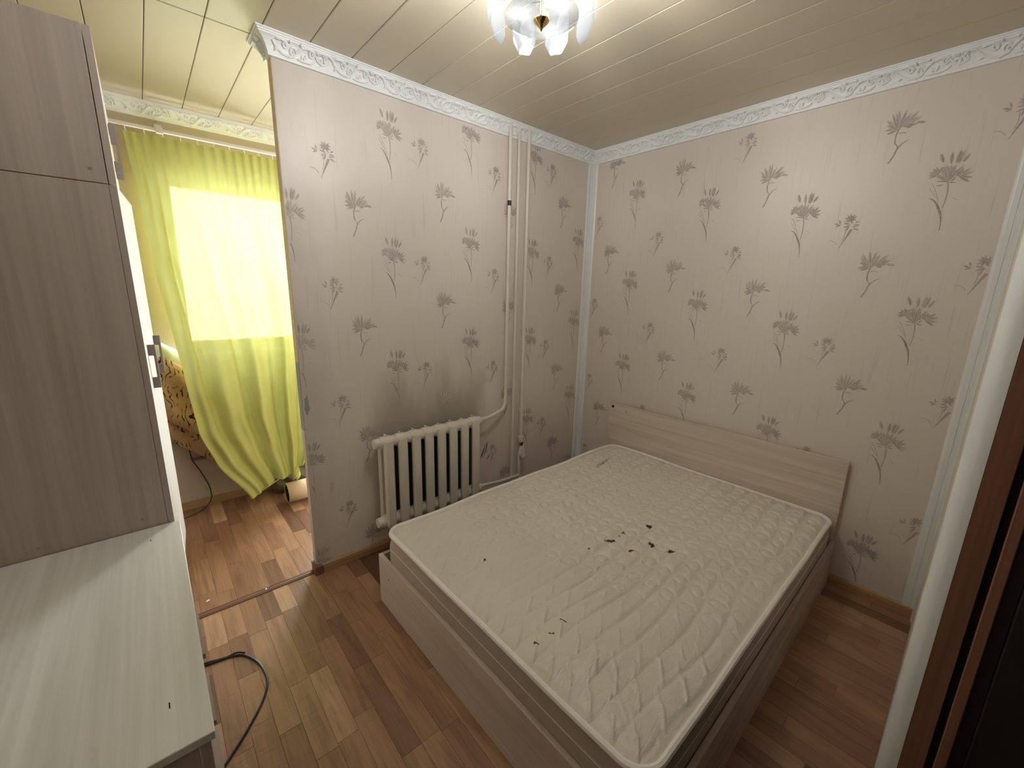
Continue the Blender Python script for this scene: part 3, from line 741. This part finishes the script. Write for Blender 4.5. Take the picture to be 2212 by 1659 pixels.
# ================================================================== RADIATOR AND PIPES
RX0, RPITCH, NSEC = -1.752, .0815, 8; RZT, RZB, RY = .690, .232, -.100
rad = tag(empty('radiator', (RX0, 0, 0)), 'cream painted cast iron radiator with eight sections on the papered wall', 'radiator')
def section_mesh(first=False):
    bm_ = MB(); w = .054
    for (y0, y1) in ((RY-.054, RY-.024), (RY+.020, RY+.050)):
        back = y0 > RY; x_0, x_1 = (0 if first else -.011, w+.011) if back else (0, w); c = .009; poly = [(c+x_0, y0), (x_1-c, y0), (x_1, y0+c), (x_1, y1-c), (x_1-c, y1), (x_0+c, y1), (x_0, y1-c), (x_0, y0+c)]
        f0 = len(bm_.f)
        lv = [(RZB-.030, .70), (RZB-.012, .95), (RZB+.02, 1), (RZT-.030, 1), (RZT-.006, .96), (RZT+.012, .72)]
        i0 = len(bm_.v); cy = (y0+y1)/2
        for z, s in lv:
            for px, py in poly: bm_.v.append((w/2+(px-w/2)*s, cy+(py-cy)*s, z))
        for k in range(len(lv)-1):
            for j in range(8): a = i0+k*8+j; b = i0+k*8+(j+1) % 8; bm_.f.append((a, b, b+8, a+8))
        bm_.f.append(tuple(i0+j for j in range(8))); e = i0+8*(len(lv)-1); bm_.f.append(tuple(e+j for j in range(8)))
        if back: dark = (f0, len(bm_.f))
    for z in (RZT, RZB):
        bm_.lathe([(.032, -.002), (.0345, .006), (.0345, w-.006), (.032, w+.002)], (0, RY-.006, z), 20, 'x')
        bm_.lathe([(.0300, w+.001), (.0300, RPITCH-.001)], (0, RY-.006, z), 20, 'x')
        bm_.box(.006, w-.006, RY-.046, RY+.044, z-.014, z+.014)
    bm_.box(w/2-.003, w/2+.003, RY-.012, RY+.012, RZT+.030, RZT+.042)      # casting fin on top
    me = bm_.mesh('section', M_RAD, smooth=True); me.materials.append(M_RUST_SHADE)
    for i in range(*dark): me.polygons[i].material_index = 0 if first else 1  # shade in the column gaps put into the rear columns' colour
    return me
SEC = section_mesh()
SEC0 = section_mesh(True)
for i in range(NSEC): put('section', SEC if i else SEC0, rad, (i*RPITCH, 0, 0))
for z in (RZT, RZB):
    MB().lathe([(.012, -.042), (.025, -.040), (.0275, -.036), (.0275, -.012), (.032, -.010), (.032, 0)], (0, RY-.006, z), 18, 'x').build('end_plug', M_RAD, rad, smooth=True)
    xe = NSEC*RPITCH-.022
    MB().lathe([(.024, 0), (.026, .004), (.026, .018), (.018, .022), (.018, .045), (.014, .05)], (xe, RY, z), 16, 'x').build('joint_nut', M_RAD, rad, smooth=True)
for xx in (.10, .50):
    MB().box(xx, xx+.012, RY+.02, 0.0, RZT-.05, RZT-.038).build('wall_hook', M_RAD, rad)
PY = -.040
p1 = tag(empty('heating_pipe', (-.832, PY, 0)), 'cream riser pipe bending down into the top of the radiator', 'pipe', 'heating pipes on the wall')
path = [(0, 0, H-.002), (0, 0, 1.6), (0, 0, .80)]
for i in range(9):
    a = i/8*PI/2; path.append((-.05*(1-math.cos(a)), -.012*(1-math.cos(a)), .80-.075*math.sin(a)-.02))
path += [(-.12, -.035, .700), (-.19, -.055, .694), (-1.099-(-.832)-.045, RY-PY, RZT)]
MB().tube(path, .0115, 12).build('pipe_run', M_PIPE, p1, smooth=True)
MB().lathe([(.012, 0), (.0125, .03)], (0, 0, 2.005), 10).build('chipped_paint', M_RUST_SHADE, p1)
MB().lathe([(.012, -.012), (.0150, -.01), (.0150, .01), (.012, .012)], (0, 0, .985), 12).build('weld_bead', M_PIPE, p1, smooth=True)
p2 = tag(empty('heating_pipe', (-.757, PY+.006, 0)), 'thin straight cream riser pipe between the other two pipes', 'pipe', 'heating pipes on the wall')
MB().tube([(0, 0, .002), (0, 0, 1.2), (0, 0, H-.002)], .0105, 12).build('pipe_run', M_PIPE, p2, smooth=True)
p3 = tag(empty('heating_pipe', (-.682, PY, 0)), 'cream riser pipe nearest the corner with couplings and a valve low down', 'pipe', 'heating pipes on the wall')
MB().tube([(0, 0, .50), (0, 0, 1.4), (0, 0, H-.002)], .0130, 12).build('pipe_run', M_PIPE, p3, smooth=True)
for z in (.685,):
    MB().lathe([(.013, -.022), (.019, -.020), (.019, .006), (.0165, .008), (.0165, .018), (.013, .02)], (0, 0, z), 8).build('coupling', M_PIPE, p3)
MB().lathe([(.013, -.02), (.020, -.018), (.020, .012), (.013, .016)], (0, 0, .465), 8).build('coupling', M_PIPE, p3)
MB().tube([(0, 0, .50), (.002, -.004, .43), (.016, -.006, .40), (.016, -.006, .345)], [.012, .012, .016, .017], 10).build('elbow', M_PIPE, p3, smooth=True)
MB().tube([(.003, -.004, .432), (.010, -.006, .408)], .0135, 10).build('rusty_joint', M_RUST_SHADE, p3, smooth=True)
MB().tube([(.004, -.004, .40), (-.012, -.006, .34), (-.012, -.006, .20), (-.012, 0, .002)], [.010, .014, .012, .012], 10).build('lower_pipe', M_PIPE, p3, smooth=True)
MB().lathe([(.008, -.022), (.020, -.016), (.023, 0), (.020, .014), (.008, .02)], (-.006, -.030, .335), 14, 'y').build('valve_body', M_PIPE, p3, smooth=True)
MB().box(-.045, -.006, -.046, -.041, .350, .366).build('valve_lever', M_PIPE, p3, bevel=.001)
MB().tube([(-1.099+.682+.020, RY-PY, RZB), (-.36, -.055, RZB-.004), (-.22, -.03, RZB-.034), (-.10, -.018, RZB-.044), (-.024, -.008, RZB-.05)], .0110, 10).build('return_pipe', M_PIPE, p3, smooth=True)

# ================================================================== CEILING LAMP
LX, LY = -1.659, -1.130
lamp = tag(empty('ceiling_lamp', (LX, LY, 0)), 'lit ceiling lamp with hanging frosted glass plates and a gold knob', 'lamp')
MB().lathe([(.165, H-.001), (.168, H-.010), (.160, H-.020), (.06, H-.030), (.012, H-.036)], (0, 0, 0), 32).build('ceiling_rose', M_CHROME, lamp, smooth=True)
MB().tube([(0, 0, H-.03), (0, 0, 2.235)], .006, 10).build('centre_rod', M_BRASS, lamp, smooth=True)
ZR = 2.405
mb = MB()
circ = [(.149*math.cos(2*PI*i/48), .149*math.sin(2*PI*i/48), ZR) for i in range(49)]
mb.tube(circ, .004, 8, False)
for i in range(3): a = 2*PI*i/3+.4; mb.tube([(.02*math.cos(a), .02*math.sin(a), H-.03), (.149*math.cos(a), .149*math.sin(a), ZR)], .003, 6)
mb.build('hanging_ring', M_CHROME, lamp, smooth=True)
pw, ph, ch = .074, .180, .019
plate = [(-pw/2, 0), (pw/2, 0), (pw/2, -ph+ch*1.7), (pw/2-ch, -ph), (-pw/2+ch, -ph), (-pw/2, -ph+ch*1.7)]
PLM = MB().prism([(a, b) for a, b in plate], -.002, .002).mesh('glass_plate', M_FROSTP, bevel=.0008)
for i in range(9):
    a = math.radians(107-40*i)
    o = put('glass_plate', PLM, lamp, (.153*math.cos(a), .153*math.sin(a), ZR-.002), (0, 0, a+PI/2)); o.rotation_euler = (math.radians(2.0), 0, a+PI/2)
MB().lathe([(.010, 2.249), (.067, 2.2475), (.070, 2.2440), (.100, 2.2440), (.104, 2.2465), (.104, 2.2505), (.070, 2.2510), (.010, 2.2530)], (0, 0, 0), 40).build('glass_disc', M_FROSTD, lamp, smooth=True)
MB().lathe([(.021, 2.2440), (.023, 2.240), (.019, 2.233), (.010, 2.226), (.005, 2.221), (.0015, 2.214)], (0, 0, 0), 20).build('knob', M_BRASS, lamp, smooth=True)
for i in range(3):
    a = math.radians(150+120*i); bx, by = .070*math.cos(a), .070*math.sin(a)
    sk = MB().tube([(bx*.25, by*.25, H-.04), (bx, by, H-.060), (bx, by, H-.085)], [.006, .012, .013], 12).build('socket', M_RAIL, lamp, smooth=True)
    MB().lathe([(.012, H-.085), (.018, H-.100), (.0245, H-.125), (.0245, H-.140), (.018, H-.156), (.006, H-.164)], (bx, by, 0), 18).build('bulb', M_BULB, lamp, smooth=True)
    L = bpy.data.lights.new('bulb_light', 'POINT'); L.energy = LAMP_W; L.color = LAMP_COL; L.shadow_soft_size = .024
    lo = bpy.data.objects.new('bulb_light', L); COL.objects.link(lo); lo.parent = lamp; lo.location = (bx*1.0, by*1.0, H-.190)

# ================================================================== WARDROBE
WY0, WY1, WXB, WXF, WZS, WZT = -.40, .37, -3.21, -2.638, 1.765, 2.157
wr = tag(empty('wardrobe', (0, 0, 0)), 'tall wardrobe with grey brown side panel and pale doors, left of the curtain', 'wardrobe')
B(WXB, WXF, WY0, WY0+.016, 0, WZS-.002).build('side_panel', M_GREYW, wr, bevel=.0008)
B(WXB, WXF, WY1-.016, WY1, 0, WZS-.002).build('side_panel', M_GREYW, wr, bevel=.0008)
B(WXB, WXF, WY0, WY0+.016, WZS, WZT).build('upper_side_panel', M_GREYW, wr, bevel=.0008)
B(WXB, WXF, WY1-.016, WY1, WZS, WZT).build('upper_side_panel', M_GREYW, wr, bevel=.0008)
B(WXB, WXF, WY0+.0162, WY1-.0162, WZT-.018, WZT-.001).build('top_panel', M_GREYW, wr)
B(WXB, WXF, WY0+.0162, WY1-.0162, WZS-.02, WZS+.012).build('middle_panel', M_GREYW, wr)
B(WXB, WXB+.006, WY0+.0162, WY1-.0162, .02, WZT-.02).build('back_panel', M_GREYW, wr)
def handle(parent, x, y, z0, z1, name='handle'):
    """flat bow handle standing off a +x facing door"""
    mb = MB(); d = .019; t = .010
    prof = [(0, z0), (d, z0), (d, z1), (0, z1), (0, z1-.036), (d-.007, z1-.036), (d-.007, z0+.036), (0, z0+.036)]
    mb.prism([(x+a, z) for a, z in prof], y-t/2, y+t/2); return mb.build(name, M_HANDLE, parent, bevel=.0012)
# near lower door stands ajar, far one almost shut; drawers below
d1 = empty('door', (WXF+.001, WY0+.001, 0), -math.radians(4.2)); d1.parent = wr
B(0, .0165, 0, .184, .470, WZS-.004).build('door_panel', M_WW_Z, d1, bevel=.0008)
B(.0002, .0164, -.0012, -.0001, .470, WZS-.004).build('edge_shade_band', M_GREYW, d1)  # thin grey sheet added: door edge's shade put into its colour
handle(d1, .0166, .090, 1.150, 1.295)
d1b = empty('door', (WXF+.001, WY0+.001, 0), -math.radians(4.2)); d1b.parent = wr
B(0, .0165, .186, .372, .470, WZS-.004).build('door_panel', M_WW_Z, d1b, bevel=.0008)
handle(d1b, .0166, .352, 1.155, 1.300)
d2 = empty('door', (WXF+.001, WY0+.378, 0), -math.radians(1.5)); d2.parent = wr
B(0, .0165, .004, .372, .470, WZS-.004).build('door_panel', M_WW_Z, d2, bevel=.0008)
handle(d2, .0166, .062, 1.150, 1.295)
for k in range(2):
    z0 = .03+k*.217; df = B(WXF+.002, WXF+.018, WY0+.002, WY1-.002, z0, z0+.213).build('drawer', M_WW_Z, wr, bevel=.0008)
    MB().prism([(WXF+.018, z0+.10), (WXF+.032, z0+.10), (WXF+.032, z0+.115), (WXF+.018, z0+.115)], -.10, .06).build('handle', M_HANDLE, df)
for k in range(2):
    ud = B(WXF+.002, WXF+.018, WY0+.002+k*.384, WY0+.384+k*.384, WZS+.002, WZT-.001).build('upper_door', M_WW_Z, wr, bevel=.0008)
    B(WXF+.0022, WXF+.0178, WY0+.0008+k*.384, WY0+.0019+k*.384, WZS+.002, WZT-.001).build('edge_shade_band', M_GREYW, ud)  # same added grey sheet, painted shade on the upper door edge
    handle(ud, WXF+.0181, WY0+.33+k*.12, WZS+.09, WZS+.24)
for (sx, sz) in ((-2.669, WZS+.035), (-2.700, .735), (-2.93, .727)):
    MB().lathe([(.0042, -.0012), (.0042, .0006)], (sx, WY0, sz), 12, 'y').build('screw_cap', M_HANDLE, wr)

# ================================================================== DRESSER
DZ, DY0, DY1 = .700, -1.318, -.404
ds = tag(empty('dresser', (0, 0, 0)), 'low pale wood dresser with a bare top in front of the wardrobe', 'dresser')
B(-3.215, -2.607, DY0, DY1, DZ-.018, DZ).build('dresser_top', M_WTOP, ds, bevel=.0012)
B(-3.205, -2.634, DY0+.006, DY0+.022, 0, DZ-.0185).build('side_panel', M_GREYW, ds, bevel=.0008)
B(-3.205, -2.634, DY1-.022, DY1-.006, 0, DZ-.0185).build('side_panel', M_GREYW, ds, bevel=.0008)
B(-3.205, -3.199, DY0+.0225, DY1-.0225, .02, DZ-.019).build('back_panel', M_GREYW, ds)
B(-3.19, -2.66, DY0+.0225, DY1-.0225, .02, .036).build('bottom_panel', M_GREYW, ds)
for k in range(3):
    z0 = .045+k*.211; df = B(-2.631, -2.615, DY0+.008, DY1-.008, z0, z0+.207).build('drawer', M_WW_Y, ds, bevel=.0008)
    B(-2.6308, -2.6152, DY0+.0068, DY0+.0079, z0, z0+.207).build('edge_shade_band', M_GREYW, df)  # painted shade on the drawer edge, as on the wardrobe doors
    MB().prism([(-2.615, z0+.10), (-2.601, z0+.10), (-2.601, z0+.114), (-2.615, z0+.114)], DY0+.36, DY0+.54).build('handle', M_HANDLE, df)
for (sx, y0, y1) in ((-2.668, -1.215, -1.20), (-2.685, -.50, -.492)):
    MB().prism([(sx, DZ), (sx+.002, DZ), (sx+.002, DZ+.0006), (sx, DZ+.0006)], y0, y1).build('scratch', M_GAP, ds)

# ================================================================== CURTAIN AND RAIL
rail = tag(empty('curtain_rail', (0, 1.150, 0)), 'white curtain rail with small hooks under the cornice', 'curtain rail')
B(-2.95, -.90, -.009, .009, 2.318, 2.336).build('rail_bar', M_RAIL, rail, bevel=.002)
for bxx in (-2.415, -1.10):
    mb = MB(); mb.box(bxx-.016, bxx+.016, -.012, .012, 2.312, 2.344); mb.box(bxx-.013, bxx+.013, .012, YD-1.150, 2.338, 2.344); mb.box(bxx-.017, bxx+.017, YD-1.150-.004, YD-1.150, 2.338, 2.380)
    mb.build('bracket', M_RAIL, rail, bevel=.001)
HKM = MB().tube([(0, 0, 2.319), (0, 0, 2.302), (.003, 0, 2.296), (.003, 0, 2.286)], .0028, 6).mesh('hook', M_RAIL)
for i in range(11): put('hook', HKM, rail, (-2.562+i*.079, 0, 0))
cur = tag(empty('curtain', (0, 0, 0)), 'lime green curtain hanging skewed over the window', 'curtain')
LEFT = [(0, -2.570, 2.290), (.15, -2.551, 1.950), (.30, -2.535, 1.612), (.48, -2.503, 1.205), (.61, -2.479, .905), (.74, -2.447, .605), (.85, -2.378, .372), (1, -2.229, .083)]
RIGHT = [(0, -1.700, 2.290), (.5, -1.735, 1.18), (.85, -1.80, .42), (1, -1.845, .262)]
def lerp_tab(T, v):
    for i in range(len(T)-1):
        if v <= T[i+1][0]:
            u = (v-T[i][0])/(T[i+1][0]-T[i][0]); u2 = u*u*(3-2*u)*.35+u*.65
            return T[i][1]+(T[i+1][1]-T[i][1])*u2, T[i][2]+(T[i+1][2]-T[i][2])*u
    return T[-1][1], T[-1][2]
NU, NV = 200, 170; V = []
for j in range(NV+1):
    v = j/NV; lx, lz = lerp_tab(LEFT, v); rx, rz = lerp_tab(RIGHT, v)
    w_ = min(1, max(0, v-.18)/.40); yb = 1.138-.135*w_*w_*(3-2*w_)-.035*v
    for i in range(NU+1):
        u = i/NU
        x = lx+(rx-lx)*u; z = lz+(rz-lz)*u
        # gathered heading at the top, wide soft folds lower down, radial pull towards the lower right knot
        a1 = .012*math.exp(-v*9); f1 = math.sin(u*2*PI*17+1.5*math.sin(u*9))
        uu = u+.05*math.sin(v*3.0+u*4)
        a2 = (.020+.016*math.sin(v*PI))*(min(1, v*4)); f2 = .55*math.sin(uu*2*PI*5.3+.6)+.40*math.sin(uu*2*PI*9.1+2.0+v*1.5)+.95*(1-2*abs(math.sin(uu*PI*4.6+.9))**.7)
        fold = 1.5*a1*f1+a2*f2*.95-.010
        # large diagonal fold in the lower part
        k = max(0, v-.62)/.38; dgl = (u-.62-.22*(1-k)); fold += -.050*k*math.exp(-(dgl/.12)**2)+.035*k*math.exp(-((u-.42)/.16)**2)
        fold += .004*math.sin(23*u+17*v)+.003*math.sin(41*u-29*v+2*math.sin(13*v))
        yy = yb+fold*(.35+.65*min(1, v*3)) if v > 0 else yb+fold*.35
        V.append((x+.006*math.sin(v*14+u*3)*v, min(yy, 1.165), z-.012*math.sin(u*PI*6)*(1 if j == NV else 0)*.3))
me = bpy.data.meshes.new('curtain_cloth')
me.from_pydata(V, [], [(j*(NU+1)+i, j*(NU+1)+i+1, (j+1)*(NU+1)+i+1, (j+1)*(NU+1)+i) for j in range(NV) for i in range(NU)]); me.update()
me.polygons.foreach_set('use_smooth', [True]*len(me.polygons)); me.materials.append(M_CURT); put('curtain_cloth', me, cur)
# header tape along the top, hem and knotted corner
mb = MB(); mb.tube([(-2.229+.384*i/16, .965+.004*math.sin(i), .083+.179*i/16) for i in range(17)], .004, 6); mb.build('hem', M_CURT, cur, smooth=True)
mb = MB()
kc = Vector((-1.945, .935, .205))
for i in range(7):
    a = i*.9; r = .022+.006*math.sin(i*2.1)
    pts = [kc+Vector((r*math.cos(a+t*2.6)*(1-.3*t), -.012+.020*math.sin(t*3+i), -.035+.07*t+.012*math.sin(a))) for t in [k/7 for k in range(8)]]
    mb.tube(pts, [.004, .009, .011, .012, .011, .010, .008, .004], 8)
mb.build('knot', M_CURT, cur, smooth=True)

# ================================================================== THINGS UNDER THE WINDOW
def soft_slab(name, mat, L, Wd, T, seed, parent=None, puff=.5, lump=.012):
    """pillow-like slab: L along x, T along y, Wd along z, centred"""
    n, m_ = 40, 30; vs_ = []; r = np.random.RandomState(seed); ph = r.uniform(0, 6, 8); fs = []
    for side in (1, -1):
        for i in range(n+1):
            for j in range(m_+1):
                u, v = i/n*2-1, j/m_*2-1; e = max(0, (1-abs(u)**3.5)*(1-abs(v)**3.5))**puff
                h = T/2*e*side + (lump*math.sin(5*u+ph[0]+2*v)*math.sin(4*v+ph[1])+lump*.5*math.sin(11*u+7*v+ph[2]))*e
                sx = 1-.05*(v*v); sz = 1-.05*(u*u)
                vs_.append((u*L/2*sx, h, v*Wd/2*sz))
    N = (n+1)*(m_+1)
    for s in (0, 1):
        for i in range(n):
            for j in range(m_):
                a = s*N+i*(m_+1)+j; q = (a, a+m_+1, a+m_+2, a+1); fs.append(q if s == 0 else q[::-1])
    me = bpy.data.meshes.new(name); me.from_pydata(vs_, [], fs); me.update()
    me.polygons.foreach_set('use_smooth', [True]*len(me.polygons)); me.materials.append(mat)
    return put(name, me, parent)
q = tag(empty('folded_quilt', (-2.30, 1.115, .0)), 'folded brown quilt with dark leaf pattern leaning under the window', 'quilt')
s1 = soft_slab('quilt_fold', M_QUILT, 1.05, .46, .075, 3, q); s1.location = (-.03, .060, .585); s1.rotation_euler = (0, math.radians(42), 0)
s2 = soft_slab('quilt_fold', M_QUILT, 1.0, .34, .07, 5, q); s2.location = (.0, .002, .640); s2.rotation_euler = (0, math.radians(40), 0)
pw_ = tag(soft_slab('pillow', M_PILLOW, .42, .30, .09, 9, None, .6, .006), 'pale pillow resting on top of the folded quilt', 'pillow')
pw_.location = (-2.545, 1.155, .945); pw_.rotation_euler = (0, math.radians(38), 0)
sack = tag(soft_slab('cloth_sack', M_BAG, .34, .22, .15, 12, None, .55, .02), 'slumped olive grey cloth sack on the floor behind the curtain end', 'sack')
sack.location = (-1.90, 1.13, .105); sack.rotation_euler = (0, math.radians(-6), 0)
# beige roll with green backing
roll = tag(empty('lino_roll', (-2.02, .900, .0765)), 'short beige roll with dark green lining by the partition end', 'roll')
mb = MB(); N = 40; R0 = .074
for k, x in enumerate((0.0, .20)):
    for i in range(N+1):
        a = math.radians(-100)+math.radians(520)*i/N; r = R0-.014*i/N; mb.v.append((x, r*math.cos(a), r*math.sin(a)))
mb.f = [(i, i+1, N+1+i+1, N+1+i) for i in range(N)]
o = mb.build('rolled_sheet', M_ROLLO, roll, smooth=True, fixn=False); md = o.modifiers.new('thick', 'SOLIDIFY'); md.thickness = .003; md.offset = 0
mb = MB()
for k, x in enumerate((0.002, .198)):
    for i in range(N+1):
        a = math.radians(-100)+math.radians(520)*i/N; r = R0-.0045-.014*i/N; mb.v.append((x, r*math.cos(a), r*math.sin(a)))
mb.f = [(i, i+1, N+1+i+1, N+1+i) for i in range(N)]
o = mb.build('green_lining', M_ROLLI, roll, smooth=True, fixn=False); md = o.modifiers.new('thick', 'SOLIDIFY'); md.thickness = .005; md.offset = 0

# cables
cb = tag(empty('floor_cable', (0, 0, 0)), 'thin black cable looping over the floor beside the dresser', 'cable')
def smoothpath(p, n=6):
    out = []
    for i in range(len(p)-1):
        a, b, c, d = Vector(p[max(i-1, 0)]), Vector(p[i]), Vector(p[i+1]), Vector(p[min(i+2, len(p)-1)])
        for k in range(n):
            t = k/n; out.append(tuple(.5*((2*b)+(-a+c)*t+(2*a-5*b+4*c-d)*t*t+(-a+3*b-3*c+d)*t**3)))
    out.append(tuple(p[-1])); return out
cz = .0042
MB().tube(smoothpath([(-2.70, -.27, cz), (-2.595, -.299, cz), (-2.519, -.315, cz), (-2.475, -.346, cz), (-2.440, -.423, cz), (-2.431, -.523, cz), (-2.457, -.599, cz), (-2.515, -.681, cz), (-2.593, -.766, cz), (-2.68, -.85, cz)]), .004, 8).build('cable_run', M_BLACK, cb, smooth=True)
MB().tube(smoothpath([(-2.70, -.255, cz), (-2.594, -.289, cz), (-2.535, -.306, cz), (-2.50, -.314, cz*2.4), (-2.475, -.336, cz*2.6)]), .0038, 8).build('cable_run', M_BLACK, cb, smooth=True)
hc = tag(empty('hanging_cord', (0, 0, 0)), 'thin dark cord hanging from the quilt down to the floor', 'cord')
MB().tube(smoothpath([(-2.51, 1.21, .58), (-2.505, 1.205, .50), (-2.495, 1.195, .36), (-2.46, 1.20, .26), (-2.425, 1.19, .14), (-2.43, 1.17, .05), (-2.50, 1.13, .006), (-2.62, 1.08, .005), (-2.70, 1.05, .005)]), .0036, 8).build('cord_run', M_CORD, hc, smooth=True)
# low conduit strip on the wall behind the cord
cd = tag(empty('wall_conduit', (0, YD, 0)), 'thin grey conduit strip running low along the window wall', 'conduit')
B(-2.50, -2.0, -.016, -.001, .335, .353).build('conduit_strip', m_plain('grey_conduit', lin(120, 112, 104), .6), cd, bevel=.002)
# paint chips
for (x, y, s, a, lab) in ((-2.555, .125, .016, .4, 'white paint chip on the floor beyond the threshold near the dresser'), (-2.325, .030, .010, 1.1, 'tiny white paint chip lying on the threshold strip'), (-1.935, -.385, .005, 0, 'white speck on the floor beside the bed foot corner')):
    z = .008 if abs(y-.03) < .003 else .0005; r = random.Random(int(-x*1000)); mb = MB()
    ring = [(s*(.5+.5*r.random())*math.cos(2*PI*i/7), s*.5*(.5+.5*r.random())*math.sin(2*PI*i/7)) for i in range(7)]
    mb.v = [(p[0], p[1], 0) for p in ring]+[(p[0]*.9, p[1]*.9, .002) for p in ring]
    mb.f = [tuple(range(7)), tuple(range(7, 14))]+[(i, (i+1) % 7, 7+(i+1) % 7, 7+i) for i in range(7)]
    tag(mb.build('paint_chip', M_CHIP, None, (x, y, z), (0, 0, a)), lab, 'paint chip', 'paint chips on the floor')
